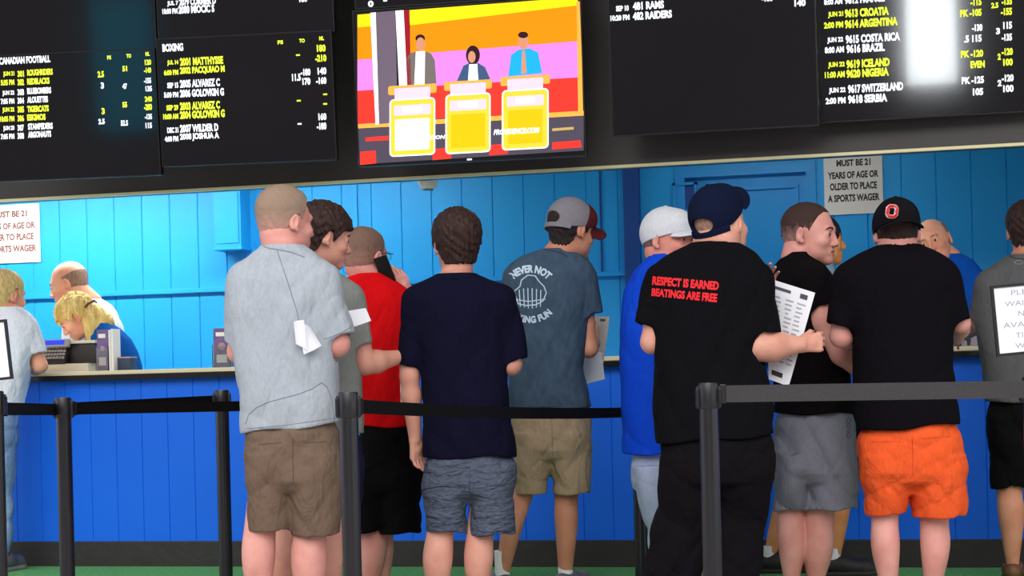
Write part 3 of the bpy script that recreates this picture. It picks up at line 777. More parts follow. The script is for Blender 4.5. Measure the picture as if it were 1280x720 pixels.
def folds(amp, seed, kz=1.0, kind='shirt'):
    rnd = random.Random(seed); W = []
    for i in range(6):
        a = rnd.choice((-1, 1)) * (rnd.uniform(.15, .75) if kind == 'shirt' else rnd.uniform(.5, 1.25)); wl = rnd.uniform(.10, .24)
        kx, kz_ = math.cos(a) * 2 * math.pi / wl, math.sin(a) * 2 * math.pi / wl * kz
        W.append((kx, rnd.uniform(-12, 12), kz_, rnd.uniform(0, 6), rnd.uniform(5, 11), rnd.uniform(1, 2.4)))
    def f(P):
        o = np.zeros(len(P), np.float32); x, y, z = P[:, 0], P[:, 1], P[:, 2]
        for kx, ky, kz_, ph, wf, wa in W:
            ww = wa * .7 * np.sin(wf * (x - z) + ph) + .6 * np.sin(wf * 1.7 * (z + y) + ph * 2)
            v = np.sin(.5 * (kx * x + ky * y + kz_ * z + ph + ww))
            mk_ = .5 + .5 * np.sin(wf * .9 * (x * .7 + z) + ph * 3)
            o += (.62 - np.abs(v) ** 0.6) * mk_
        return o * amp
    return f

class Person:
    def __init__(s, spx, base_px, label, **k):
        s.sp = spx; s.d = F / spx
        L_ = LP(base_px, CY + H * spx, s.d); s.x0 = L_[0]
        s.e = empty('person', EX * s.x0 + EY * s.d, PSI, label=label, cat='person')
    def J(s, px, py, dd=0.0):
        L_ = LP(px, py, s.d + dd); return np.array((L_[0] - s.x0, dd, L_[2]))
    def rows(s, R, bk=0.45, b0=.03, dd=0.0):
        out = []
        for r in R:
            py, xl, xr = r[:3]; a, b = s.J(xl, py, dd), s.J(xr, py, dd)
            hw = (b[0] - a[0]) / 2; dep = r[3] if len(r) > 3 and r[3] else bk * hw + b0
            sh = r[4] if len(r) > 4 else 0
            out.append(((a[2] + b[2]) / 2, (a[0] + b[0]) / 2, dd + sh, hw, dep))
        return out
    def chain(s, C):
        return [(s.J(c[0], c[1], c[2]), c[3] / s.sp) for c in C]
    def sleeve(s, sdf, A, B, k=.035, th=.007):
        (p0, r0), (p1, r1) = A, B; dr = unit(p1 - p0)
        fc, (lo, hi) = f_cone(p0, p1 + dr * .03, r0, r1); p1_ = p1.astype(np.float32); d_ = dr.astype(np.float32)
        sdf.add(((lambda P: smax(fc(P), (P - p1_) @ d_, .003)), (lo, hi)), k)
        return (f_cone(p1 - dr * .03, p1 + dr * .05, r1 - th - .006, r1 - th - .004))
    def project(s, sdf, pts, off=.0015, span=(-.4, .35)):
        pts = np.asarray(pts, float); n = len(pts); T = np.linspace(span[0], span[1], 150)
        X = np.array([ray(*p) for p in pts])
        D = s.d + T[None, :]
        P = np.stack([X[:, 0, None] * D - s.x0, np.repeat(T[None], n, 0), H + X[:, 1, None] * D], -1)
        V = sdf(P.reshape(-1, 3)).reshape(n, -1)
        neg = V < 0; i = np.where(neg.any(1), neg.argmax(1), -1)
        out = np.zeros((n, 3)); ok = i > 0
        for q in range(n):
            if not ok[q]: continue
            a, b = V[q, i[q] - 1], V[q, i[q]]; t = T[i[q] - 1] + (T[i[q]] - T[i[q] - 1]) * a / (a - b) - off
            D_ = s.d + t; out[q] = (X[q, 0] * D_ - s.x0, t, H + X[q, 1] * D_)
        if ok.any() and (~ok).any():
            good = np.where(ok)[0]
            for q in np.where(~ok)[0]:
                g = good[np.argmin(np.abs(pts[good] - pts[q]).sum(1))]; t = out[g, 1]; D_ = s.d + t
                out[q] = (X[q, 0] * D_ - s.x0, t, H + X[q, 1] * D_)
        return out
    def print_text(s, sdf, t, quadpx, m, name='print', parent=None, bold=.03, arc=None, depth_smooth=None, th=.0015):
        """lettering printed on the cloth; quadpx = tl, tr, br, bl in pixels"""
        V, Fc = text_shape(t, bold)
        if arc is None:
            tl, tr, br, bl = [np.array(q, float) for q in quadpx]
            P = [(bl * (1 - x) + br * x) * (1 - y_) + (tl * (1 - x) + tr * x) * y_ for x, y_ in V]
        else:
            cx_, cy_, r, a0, a1, h = arc; P = []
            for x, y_ in V:
                a = math.radians(a0 + (a1 - a0) * x); rr_ = r + h * (y_ if a1 > a0 else -y_) * (1 if a1 > a0 else 1)
                P.append((cx_ + rr_ * math.sin(a), cy_ - rr_ * math.cos(a)))
        Q_ = s.project(sdf, P, off=th)
        me = bpy.data.meshes.new(name); me.from_pydata([tuple(q) for q in Q_], [], Fc)
        return link(name, me, m, parent or s.shirt_o)
    def print_line(s, sdf, pts, r, m, name='seam_fold', parent=None, closed=False, sub=6):
        P = []
        n = len(pts)
        for i in range(n if closed else n - 1):
            a, b = np.array(pts[i], float), np.array(pts[(i + 1) % n], float)
            for k in range(sub): P.append(a + (b - a) * k / sub)
        P.append(np.array(pts[0 if closed else -1], float))
        Q_ = s.project(sdf, P, off=.0005)
        # smooth the depth a little
        return MB().tube([tuple(q) for q in Q_], r, 6).build(name, m, parent or s.shirt_o, smooth=True)

def build_person(label, sp, base, head, torso, shirt_m, skin_m, hem=None, sleeves=(), arms=(), hands=(), hips=None, tubes=(), pants_m=None, legs=(),
                 hair=None, hair_m=None, cap=None, cap_m=None, brim_m=None, eyes=False, smile=False, collar=None, neck_r=.060, neck_to=None, shoes=None, shoe_m=None, sock_m=None, sock_h=.13,
                 bk=.45, b0=.03, foldamp=.008, pfold=.010, seed=1, jaw=1.0, fine=.0030, shirt_res=.0065, pants_name='shorts', n_torso=2.4, extra_hair=None, brow_m=None, shirt_dd=0.0, cuff=True):
    p = Person(sp, base, label); e = p.e
    hs = head[2]; R = head_axes(*head[3:6]); hc = p.J(*head[:2], (head[6] if len(head) > 6 else 0.0) + .022 * R[1, 1])
    hd = get_head(eyes=eyes, smile=smile, jaw=jaw)
    def hp(*v): return hc + R @ np.array(v) * hs
    p.hp, p.R, p.hs = hp, R, hs
    rows_ = p.rows(torso, bk, b0, shirt_dd)
    rows_[0] = rows_[0][:4] + (max(rows_[0][4], neck_r * 1.12 + .012),); rows_[1] = rows_[1][:4] + (max(rows_[1][4], neck_r * 1.12 + .018),)
    hip_rows = p.rows(hips, bk + .1, b0 + .02, shirt_dd) if hips else []
    if hips:
        tp = max(range(len(hip_rows)), key=lambda i: hip_rows[i][0]); q_ = hip_rows[tp]; hip_rows[tp] = (q_[0], q_[1], q_[2], q_[3] * .90, q_[4] * .88)
        lw = min(hip_rows, key=lambda r: r[0]); hip_rows.append((lw[0] - .035, lw[1], lw[2], lw[3] * .45, lw[4] * .45))
    # ---- body
    B = SDF()
    if hip_rows:
        zt2 = max(r[0] for r in hip_rows); br = [r for r in rows_ if r[0] > zt2 + .02]
        hr_ = sorted(hip_rows)[-1]; B.add(f_loft(br, n_torso, grow=-.024)); B.add(f_loft(hip_rows + [(br[-1][0] + .03, hr_[1], hr_[2], hr_[3], hr_[4])], 2.2, grow=-.036), .03)
    else: B.add(f_loft(rows_, n_torso, grow=-.024))
    for C in legs:
        c = p.chain(C)
        # the last joint is the ankle, 9 cm above the ground
        a, ra = c[-1]; sc_ = C[-1]
        g = p.J(sc_[0], sc_[1], sc_[2]); ank = np.array((g[0], sc_[2], .085)); c[-1] = (ank, ra)
        L1 = SDF()
        K = np.array([(*q, r) for q, r in c]); n_ = len(K); Kp = np.vstack([2 * K[0] - K[1], K, 2 * K[-1] - K[-2]]); cc_ = []
        for i in range(n_ - 1):
            p0, p1, p2, p3 = Kp[i:i + 4]
            for t in np.arange(0, .99, .0833): cc_.append(.5 * (2 * p1 + (p2 - p0) * t + (2 * p0 - 5 * p1 + 4 * p2 - p3) * t * t + (3 * p1 - p0 - 3 * p2 + p3) * t ** 3))
        cc_.append(K[-1])
        for a_, b_ in zip(cc_, cc_[1:]): L1.add(f_cone(a_[:3], b_[:3], a_[3], b_[3]), 0)
        B.add((L1, (L1.lo, L1.hi)), .006)
    ftdirs = []
    for i, C in enumerate(legs):
        g = p.J(C[-1][0], C[-1][1], C[-1][2]); ank = np.array((g[0], C[-1][2], .085)); ya = math.radians(C[-1][4] if len(C[-1]) > 4 else 0)
        fd = np.array((math.sin(ya), math.cos(ya), 0)); ftdirs.append((ank, fd))
        B.add(f_cone(ank + (0, 0, -.045) - fd * .03, ank + fd * .13 + (0, 0, -.055), .030, .024), .03)
    for C in arms:
        c = p.chain(C)
        for j, ((a0, r0), (a1, r1)) in enumerate(zip(c, c[1:])):
            if j == len(c) - 2 and j > 0:
                m_ = a0 * .68 + a1 * .32; B.add(f_cone(a0, m_, r0, r0 * 1.06), .02); B.add(f_cone(m_, a1, r0 * 1.06, r1), .02)
            else: B.add(f_cone(a0, a1, r0, r1), .02)
    for h_ in hands: 
        h_ = dict(h_); a = h_.pop('at'); add_hand(B, p.J(*a), **h_)
    top = rows_ and max(rows_, key=lambda r: r[0])
    nt = p.J(*neck_to) if neck_to else np.array((top[1], top[2], top[0] - .02))
    B.add(f_cone(hp(0, -.030, -.045), nt, neck_r * hs, neck_r * 1.08), .035)
    B.add(xf(hd, hc, R, hs), .008)
    p.B = B
    zc = nt[2] - .03
    zc = min(zc, hc[2] - .16)
    body = sdf_obj('body', B, .0052, skin_m, e, split=(max(zc, .3), fine)); p.body = body
    # ---- shirt
    S = SDF(); S.add(f_loft(rows_, n_torso))
    holes = []
    for A, B_ in sleeves:
        ca = p.chain([A, B_]); holes.append(p.sleeve(S, ca[0], ca[1]))
    fo_ = folds(foldamp, seed, .8); ztop_ = rows_[0][0]
    S.warp(lambda P: fo_(P) * np.clip((ztop_ - .015 - P[:, 2]) / .08, 0, 1))
    if hem:
        hl, hr = p.J(*hem[0]), p.J(*hem[1]); sl = (hr[2] - hl[2]) / (hr[0] - hl[0] + 1e-6)
        S.cut(lambda P: (hl[2] + sl * (P[:, 0] - hl[0]) + .006 * np.sin(P[:, 0] * 22 + seed)) - P[:, 2], .004)
    for h_ in holes: S.sub(h_, .002)
    if collar is not False:
        zt_ = rows_[0][0] - .006; fc_, bb_ = f_cone(nt, hp(0, -.022, -.045), neck_r * 1.03, neck_r * hs + .010)
        S.sub(((lambda P: np.maximum(fc_(P), zt_ - P[:, 2])), bb_), .004)
    p.S = S; p.shirt_o = sdf_obj('shirt', S, shirt_res, shirt_m, e)
    # ---- hips and legs of the trousers
    if pants_m:
        Q_ = SDF(); Q_.add(f_loft(hip_rows, 2.3))
        hz = np.array(sorted((r[0], r[4]) for r in hip_rows)); holes = []
        for T_ in tubes:
            c = p.chain(T_); R_ = []
            for i, (q, r) in enumerate(c):
                t = i / (len(c) - 1)
                dtop = np.interp(q[2], hz[:, 0], hz[:, 1]) * .96
                R_.append((q[2], q[0], q[1], r, dtop * (1 - t) ** .8 + r * 1.12 * (1 - (1 - t) ** .8)))
            q, r = c[0]; R_.append((q[2] + .06, q[0], q[1], r * .96, np.interp(q[2] + .06, hz[:, 0], hz[:, 1]) * .9))
            Q_.add(f_loft(R_, 2.15), .022)
            zh = c[-1][0][2]
            low = sorted(R_)[:2]
            f0 = low[0]; zi = zh + .045; tt = (zi - low[0][0]) / max(low[1][0] - low[0][0], .01)
            f1 = tuple(low[0][j] + (low[1][j] - low[0][j]) * tt for j in range(5))
            holes.append(f_loft([(zh - .03,) + f0[1:], f1], 2.15, grow=-.013))
        Q_.warp(folds(pfold, seed + 50, .9, 'pants'))
        for h_ in holes: Q_.sub(h_, .002)
        p.Q = Q_; p.pants_o = sdf_obj(pants_name, Q_, .0065, pants_m, e)
    # ---- hair, cap
    if isinstance(hair_m, tuple):
        hair_m = fademat('hair_fade', hair_m[0], hair_m[1], hc[2] + hair_m[2] * hs, hc[2] + hair_m[3] * hs)
    if hair:
        if cap is not None: hair = dict(hair, captop=True)
        o = link('hair', np_mesh('hair', [_hair_mesh(hair, p, hc, R, hs, extra_hair)]), hair_m, e); p.hair_o = o
    if cap is not None:
        cy_, cpch, chole = cap.get('yaw', 0), cap.get('pitch', 0), cap.get('hole', False)
        M = Matrix.Rotation(math.radians(-cy_), 3, 'Z') @ Matrix.Rotation(math.radians(cpch), 3, 'X') @ Matrix.Rotation(math.radians(cap.get('roll', 0)), 3, 'Y')
        Rc = R @ np.array(M); cc = hc + R @ np.array((0, cap.get('dy', 0), cap.get('up', 0))) * hs; cs = hs * cap.get('sc', 1.0)
        s1 = SDF(); s1.add(xf(cap_sdf(chole), cc, Rc, cs)); p.cap_s = s1
        co = sdf_obj('cap', s1, .0032, cap_m, e); p.cap_o = co
        Rb = Rc @ np.array(Matrix.Rotation(math.radians(cap.get('bp', 0)), 3, 'X') @ Matrix.Rotation(math.radians(cap.get('br', 0)), 3, 'Y')); s2 = SDF(); s2.add(xf(brim_sdf(), cc, Rb, cs)); sdf_obj('brim', s2, .0026, brim_m or cap_m, co)
        if cap.get('panel'):
            s3 = SDF(); cps = cap_sdf(False); cps.ops[0] = cps.ops[0]; cps.cut(lambda P: .012 - P[:, 1] + .25 * (P[:, 2] - .05), .003)
            s3.add(xf(cps, cc, Rc, cs * 1.012)); sdf_obj('front_panel', s3, .0032, brim_m, co)
        bt = cc + Rc @ np.array((0, -.012, .135)) * cs
    # ---- face details
    if eyes:
        mw = mat('eye_white', srgb(225, 215, 210), rough=0.2); mi = mat('eye_iris', srgb(50, 36, 30), rough=0.15); 
        for x in (-1, 1):
            c = hp(x * .031, .0795, .001)
            ey = MB().ball((0, 0, 0), .0132 * hs, seg=16).build('eye', mw, e, smooth=True); ey.location = c
            fd = R @ np.array((.12, 1, -.03)); iris = MB().ball(tuple(unit(fd) * .0098 * hs), .0068 * hs, seg=12).build('iris', mi, ey, smooth=True)
            pts = [hp(x * (.014 + .036 * t), .0965 - .016 * t * t, .0215 + .006 * math.sin(t * math.pi) - .003 * t) for t in np.linspace(0, 1, 7)]
            MB().tube([tuple(q) for q in pts], [.0022 * hs, .0036 * hs, .004 * hs, .0038 * hs, .0033 * hs, .0026 * hs, .0014 * hs], 8).build('eyebrow', brow_m or hair_m, e, smooth=True)
        ml = mat('lip_pink', srgb(190, 90, 84), rough=0.45)
        zz = -.074 if smile else -.070
        pts = [hp(x, .0985 - abs(x) ** 2 * 28, zz + (.006 if smile else .001) * (abs(x) / .02) ** 2) for x in np.linspace(-.021, .021, 9)]
        MB().tube([tuple(q) for q in pts], [.0012 * hs, .003 * hs, .0042 * hs, .0046 * hs, .0048 * hs, .0046 * hs, .0042 * hs, .003 * hs, .0012 * hs], 8).build('lower_lip', ml, e, smooth=True)
    # ---- socks, shoes
    for (ank, fd) in ftdirs:
        if sock_m:
            ra = legs[0][-1][3] / sp + .004
            MB().lathe((ank[0], ank[1], 0), [(ra * 1.05, .05), (ra * 1.02, .09), (ra * 1.0, .11), (ra * 1.04, .085 + sock_h - .01), (ra * 1.06, .085 + sock_h)]).build('sock', sock_m, e, smooth=True)
        if shoe_m:
            s1 = SDF(); g = np.array((ank[0], ank[1], 0.0))
            s1.add(f_cone(g - fd * .04 + (0, 0, .05), g + fd * .03 + (0, 0, .06), .037, .043)); s1.add(f_cone(g + fd * .02 + (0, 0, .05), g + fd * .15 + (0, 0, .035), .045, .044), .03)
            s1.add(f_cone(g + fd * .15 + (0, 0, .035), g + fd * .185 + (0, 0, .028), .044, .034), .02)
            s1.sub(f_cone(g + (0, 0, .085), g + (0, 0, .15), .033, .040), .006)
            s1.cut(lambda P: .016 - P[:, 2], .003)
            so = sdf_obj('shoe', s1, .0042, shoe_m, e)
            s2 = SDF(); s2.add(f_cone(g - fd * .04 + (0, 0, .012), g + fd * .14 + (0, 0, .012), .040, .048)); s2.add(f_cone(g + fd * .14 + (0, 0, .012), g + fd * .185 + (0, 0, .014), .048, .038), .02)
            s2.cut(lambda P: np.maximum(0.001 - P[:, 2], P[:, 2] - .024), .003)
            sdf_obj('sole', s2, .0042, SOLE.get(shoe_m.name, shoe_m), so)
    return p
SOLE = {}
def _hair_mesh(hair, p, hc, R, hs, extra):
    s1 = SDF(); s1.add(xf(hair_sdf(**hair), hc, R, hs))
    if extra:
        for C in extra:
            c = p.chain(C)
            for (a0, r0), (a1, r1) in zip(c, c[1:]): s1.add(f_cone(a0, a1, r0, r1), .012)
        s1.warp(lambda P: .0035 * np.sin(P[:, 0] * 190 + 3 * np.sin(P[:, 2] * 50)) * np.sin(P[:, 2] * 70 + P[:, 0] * 130 + 2 * np.sin(P[:, 1] * 60)))
    return s1.mesh(.0028)
# ------------------------------------------------------------------ the people in the photograph
sk_pink = skin('pink', (206, 138, 126), (222, 160, 148)); sk_fair = skin('fair', (204, 142, 122), (218, 160, 140)); sk_tan = skin('tan', (188, 122, 94), (204, 142, 114))
sk_red = skin('ruddy', (208, 130, 114), (222, 152, 136)); sk_booth = skin('booth', (226, 150, 120), (240, 175, 145))
hr_grey = hairmat('grey_brown', (142, 118, 104), (184, 156, 142)); hr_dark = hairmat('dark_brown', (34, 20, 18), (58, 36, 30)); hr_sandy = hairmat('sandy', (136, 102, 84), (170, 134, 114))
hr_black = hairmat('near_black', (24, 17, 18), (42, 30, 28)); hr_blond = hairmat('blond', (206, 172, 96), (240, 214, 140), nscale=30); hr_stub = hairmat('stubble', (140, 108, 92), (168, 134, 116)); hr_buzz = hairmat('brown_buzz', (102, 76, 68), (138, 106, 96))
hr_fairb = hairmat('sandy_blond', (196, 166, 104), (222, 196, 136))
white_sock = cloth('white_sock', (235, 235, 238), bscale=60, bump=.002); shoe_blk = mat('shoe_black', srgb(34, 30, 32), rough=.6, noise=.2, nscale=30, bump=.002, bscale=80)
shoe_brn = mat('shoe_brown', srgb(98, 66, 38), rough=.6, noise=.15, nscale=20); shoe_gry = mat('shoe_grey', srgb(92, 92, 96), rough=.6); sole_w = mat('sole_pale', srgb(150, 145, 140), rough=.6); sole_d = mat('sole_dark', srgb(40, 36, 34), rough=.6)
for m_ in (shoe_blk, shoe_brn): SOLE[m_.name] = sole_d
SOLE[shoe_gry.name] = sole_w
paper_m = mat('paper_white', srgb(236, 238, 244), rough=.7); ink_m = mat('paper_ink', srgb(70, 74, 84), rough=.7); ink_f = mat('paper_ink_faint', srgb(168, 174, 186), rough=.7)

# 1 man in the light grey tee, front left
P1 = build_person('man in light grey tee and brown shorts with a grey crew cut, front left', 320, 362,
 (357, 278, 1.07, 52, -4, 0), [(307, 328, 380, .065), (316, 314, 394, .08), (330, 299, 408, .10), (350, 289, 418, .125), (380, 286, 424, .14), (420, 290, 425, .145), (460, 296, 425, .15), (500, 300, 425, .15), (545, 305, 425, .15)],
 cloth('light_grey', (164, 172, 180), bump=.010), sk_pink, hem=((306, 541), (424, 529)),
 sleeves=[((303, 352, 0, 21), (298, 428, .03, 17)), ((398, 352, -.02, 25), (421, 421, -.03, 21.5))],
 arms=[[(303, 352, 0, 16), (298, 440, .05, 13), (318, 425, .22, 9)], [(398, 352, 0, 16), (421, 430, -.03, 15.5), (412, 418, .20, 9)]],
 hands=[dict(at=(318, 425, .22), d=np.array((.4, .9, .1)), n=np.array((.5, 0, -.8)), right=False, curl=50), dict(at=(412, 418, .20), d=np.array((-.2, 1, .1)), n=np.array((-.3, 0, -.9)), right=True, curl=50)],
 hips=[(522, 312, 420, .13), (540, 309, 423, .145), (560, 309, 425, .15), (585, 308, 427, .15), (600, 309, 427, .14), (612, 315, 420, .11)],
 tubes=[[(338, 590, 0, 28), (338, 661, 0, 27)], [(395, 590, 0, 30), (395, 668, 0, 30.5)]], pants_m=cloth('brown_shorts', (112, 94, 80), bump=.012, bscale=9),
 legs=[[(338, 590, 0, 24), (326, 655, 0, 20), (323, 700, -.01, 20.5), (324, 770, 0, 10, 20)], [(395, 590, 0, 24), (388, 658, 0, 20), (386, 705, -.01, 22), (388, 770, 0, 10, 35)]],
 hair=dict(style='buzz', t=.0075, clump=.0008, crown=.010), hair_m=((150, 128, 110), (192, 144, 132), -.03, .085), neck_r=.068, shoes=True, shoe_m=shoe_gry, sock_m=white_sock, sock_h=.05, seed=3)
sm = mat('seam_fold_grey', srgb(118, 124, 134), rough=.9)
P1.print_line(P1.S, [(346, 312), (352, 330), (362, 360), (372, 392), (375, 420)], .0014, sm)
P1.print_line(P1.S, [(306, 536), (330, 534), (360, 531), (395, 526), (422, 522)], .0012, sm)
P1.print_line(P1.S, [(404, 424), (415, 421), (430, 414), (440, 408)], .0012, sm)
P1.print_line(P1.S, [(307, 530), (311, 518), (320, 510), (334, 503), (352, 498), (372, 493), (390, 486), (402, 478), (409, 484), (414, 498), (417, 514), (418, 526)], .0014, sm)  # side panel seam plus the shaded crease of a fold, drawn in grey

P1.print_line(P1.S, [(329, 307), (336, 310), (350, 312), (365, 315), (380, 321)], .0035, cloth('grey_rib', (150, 158, 166), bscale=60, bump=.002), 'collar')

# 2 dark haired man behind him
P2 = build_person('dark haired young man in grey tee looking right, just behind the light grey tee', 305, 400,
 (405, 297, 1.03, 70, -12, 0), [(335, 378, 412, .06), (345, 368, 430, .08), (358, 362, 444, .10), (375, 360, 450, .12), (400, 360, 450, .13), (450, 362, 451, .13), (500, 366, 453, .13), (550, 370, 455, .13)],
 cloth('olive_grey', (128, 132, 128), bump=.010), sk_fair, hem=((368, 545), (454, 542)),
 sleeves=[((374, 372, .1, 18), (372, 430, .12, 17)), ((438, 374, -.02, 18), (449, 432, -.02, 17.5))],
 arms=[[(374, 372, .1, 14), (372, 440, .14, 12), (400, 430, .38, 8.5)], [(438, 374, 0, 14), (456, 455, 0, 13), (500, 446, .12, 8.5)]],
 hands=[dict(at=(500, 446, .12), d=np.array((.9, .4, .15)), n=np.array((-.3, .9, 0)), right=True, curl=45), dict(at=(400, 430, .38), d=np.array((.8, .4, .1)), n=np.array((0, .2, -.9)), right=False, curl=40)],
 hips=[(534, 374, 450, .12), (560, 370, 453, .13), (590, 370, 453, .13), (605, 376, 448, .11)],
 tubes=[[(392, 590, 0, 22), (384, 640, 0, 22)], [(432, 590, 0, 22), (428, 640, 0, 22)]], pants_m=cloth('navy_shorts', (26, 28, 52), bump=.01),
 legs=[[(390, 590, 0, 20), (358, 650, .02, 16), (353, 695, 0, 15.5), (354, 765, 0, 8, 60)], [(430, 590, 0, 20), (418, 650, .02, 15), (414, 695, 0, 15), (416, 765, 0, 8, 70)]],
 hair=dict(style='full', t=.020, clump=.0032, crown=.008), hair_m=hr_dark, eyes=True, brow_m=hr_dark, neck_r=.056, shoe_m=shoe_blk, sock_m=None, seed=5)

# 3 red shirt on the phone
P3 = build_person('man in red shirt and black shorts holding a phone to his ear', 280, 470,
 (457, 321, 1.08, 38, 0, 3), [(342, 442, 478, .06), (350, 428, 494, .08), (362, 420, 508, .10), (380, 420, 514, .12), (420, 428, 514, .13), (470, 440, 515, .13), (505, 443, 520, .13), (540, 445, 525, .13)],
 cloth('red', (206, 14, 20), bump=.010), sk_pink, hem=((444, 533), (525, 532)),
 sleeves=[((432, 372, 0, 16), (428, 425, .02, 16)), ((502, 380, 0, 16), (520, 412, .12, 17))],
 arms=[[(432, 372, 0, 12), (432, 440, .04, 11), (440, 500, .16, 8)], [(502, 380, 0, 13), (528, 425, .16, 11), (511, 369, .03, 8.5)]],
 hands=[dict(at=(511, 369, .03), d=np.array((-.42, -.15, .90)), n=np.array((-.62, .70, -.25)), right=True, curl=20, spread=10, thumb=48, fcurl=[14, 18, 22, 28]), dict(at=(440, 500, .16), d=np.array((0, .2, -1)), n=np.array((1, 0, 0)), right=False, curl=30)],
 hips=[(526, 450, 520, .12), (545, 448, 524, .13), (575, 447, 526, .14), (600, 446, 527, .14), (612, 450, 524, .13)],
 tubes=[[(462, 600, 0, 26), (457, 664, 0, 26)], [(500, 600, 0, 26), (500, 665, 0, 26)]], pants_m=cloth('black_shorts', (14, 13, 15), bump=.01),
 legs=[[(462, 600, 0, 20), (464, 655, 0, 17), (466, 685, 0, 17.5), (464, 745, 0, 9, 25)], [(498, 600, .05, 20), (478, 655, .06, 16), (476, 690, .06, 16), (478, 745, .06, 8.5, 25)]],
 hair=dict(style='buzz', t=.006, clump=.0008), hair_m=((122, 96, 84), (166, 124, 110), -.02, .09), neck_r=.064, shoe_m=shoe_blk, sock_m=None, seed=9)
gl = MB().tube([tuple(P3.hp(.080, -.012, .012)), tuple(P3.hp(.079, .04, .016)), tuple(P3.hp(.074, .088, .014))], .0018).tube([tuple(P3.hp(.032 + .024 * math.cos(a), .106 - .010 * math.cos(a), .004 + .017 * math.sin(a))) for a in np.linspace(0, 6.283, 17)], .0014).tube([tuple(P3.hp(-.032 + .024 * math.cos(a), .106 + .010 * math.cos(a), .004 + .017 * math.sin(a))) for a in np.linspace(0, 6.283, 17)], .0014).tube([tuple(P3.hp(-.012, .112, .006)), tuple(P3.hp(.012, .112, .006))], .0014).tube([tuple(P3.hp(-.080, -.012, .012)), tuple(P3.hp(-.074, .088, .014))], .0018)
gl.build('glasses', m_black, P3.e, smooth=True)

# 4 boy in navy tee
P4 = build_person('teenage boy in navy tee and grey blue shorts seen from behind, left hand hanging', 300, 586,
 (571, 306, 1.09, -12, -3, 0), [(342, 548, 592, .06), (350, 528, 612, .08), (360, 516, 630, .095), (378, 512, 640, .115), (400, 518, 636, .12), (450, 527, 632, .125), (500, 529, 636, .13), (545, 530, 641, .13), (592, 530, 646, .13)],
 cloth('navy', (15, 15, 36), bump=.010), sk_fair, hem=((530, 573), (645, 570)),
 sleeves=[((521, 374, 0, 18), (511, 456, 0, 14.5)), ((627, 374, 0, 18), (643, 450, 0, 16.5))],
 arms=[[(521, 374, 0, 14), (512, 470, 0, 11.5), (519, 548, .03, 8)], [(627, 374, 0, 14), (638, 455, 0, 13.5), (622, 440, .26, 8.5)]],
 hands=[dict(at=(519, 548, .03), d=np.array((.10, .05, -1)), n=np.array((.75, -.65, .1)), right=False, curl=30, thumb=25, size=.98), dict(at=(622, 440, .26), d=np.array((-.4, .9, .1)), n=np.array((-.5, 0, -.8)), right=True, curl=45)],
 hips=[(560, 533, 641, .12), (580, 531, 642, .13), (605, 530, 643, .13), (618, 534, 640, .11)],
 tubes=[[(558, 605, 0, 26.5), (557, 664, 0, 24)], [(614, 605, 0, 28), (616, 666, 0, 26.5)]], pants_m=cloth('heather_grey', (82, 90, 106), noise=.22, nscale=60, bump=.012, bscale=9, stretch=(1, 1, 3)),
 legs=[[(558, 605, 0, 22), (551, 660, 0, 17), (547, 702, -.01, 18.5), (548, 770, 0, 9.5, -10)], [(612, 605, 0, 22), (601, 660, 0, 17), (598, 702, -.01, 18), (597, 770, 0, 9.5, 15)]],
 hair=dict(style='full', t=.020, clump=.0028, crown=.004), hair_m=hr_dark, neck_r=.057, shoe_m=shoe_gry, sock_m=white_sock, sock_h=.04, seed=12)

# 5 slim man with printed tee
P5 = build_person('slim young man in slate blue printed tee, grey and maroon cap and khaki shorts', 270, 690,
 (714, 288, 1.09, 52, -10, 0), [(311, 680, 712, .055), (317, 655, 724, .075), (328, 638, 738, .09), (345, 632, 742, .11), (380, 634, 740, .12), (420, 637, 733, .12), (460, 639, 727, .12), (495, 637, 736, .125), (525, 638, 741, .125)],
 cloth('slate_blue', (62, 80, 98), bump=.010, noise=.12, nscale=40), sk_tan, hem=((637, 512), (740, 509)),
 sleeves=[((644, 348, 0, 16), (638, 396, 0, 16)), ((727, 347, 0, 17), (737, 393, 0, 16))],
 arms=[[(644, 348, 0, 12), (640, 420, .02, 10.5), (668, 425, .28, 7.5)], [(727, 347, 0, 12.5), (736, 436, .0, 10.5), (742, 412, .26, 7.5)]],
 hands=[dict(at=(742, 412, .26), d=np.array((-.1, .9, .35)), n=np.array((-.9, 0, .1)), right=True, curl=50), dict(at=(668, 425, .28), d=np.array((.7, .7, .1)), n=np.array((0, .1, 1)), right=False, curl=40)],
 hips=[(500, 643, 737, .115), (520, 641, 738, .12), (545, 641, 739, .125), (562, 643, 739, .12), (572, 650, 733, .10)],
 tubes=[[(666, 560, 0, 22), (664, 616, 0, 19.5)], [(713, 560, 0, 24), (715, 616, 0, 24)]], pants_m=cloth('khaki', (158, 140, 114), bump=.012, bscale=9),
 legs=[[(665, 560, 0, 18), (653, 620, .0, 12.5), (641, 655, -.01, 13), (628, 720, 0, 8, -25)], [(713, 560, 0, 18), (708, 620, 0, 15), (708, 655, -.01, 14.5), (707, 720, 0, 8.5, 30)]],
 hair=dict(style='full', t=.007, clump=.0015), hair_m=hr_black, neck_r=.052, cap=dict(yaw=0, pitch=-5, hole=True, sc=1.03, up=.003, bp=6, br=28, panel=True), cap_m=cloth('cap_grey', (128, 124, 132), bscale=60, bump=.002), brim_m=cloth('cap_maroon', (86, 34, 36), bscale=60, bump=.002),
 shoe_m=shoe_gry, sock_m=white_sock, sock_h=.11, seed=15)
pr = mat('print_pale_blue', srgb(186, 206, 220), rough=.8)
P5.print_text(P5.S, 'NEVER NOT', None, pr, arc=(663, 370, 29, -44, 46, 10), name='shirt_print', bold=.05)
P5.print_text(P5.S, 'MAKING FUN', None, pr, arc=(663, 365, 39, 228, 134, 9), name='shirt_print', bold=.05)
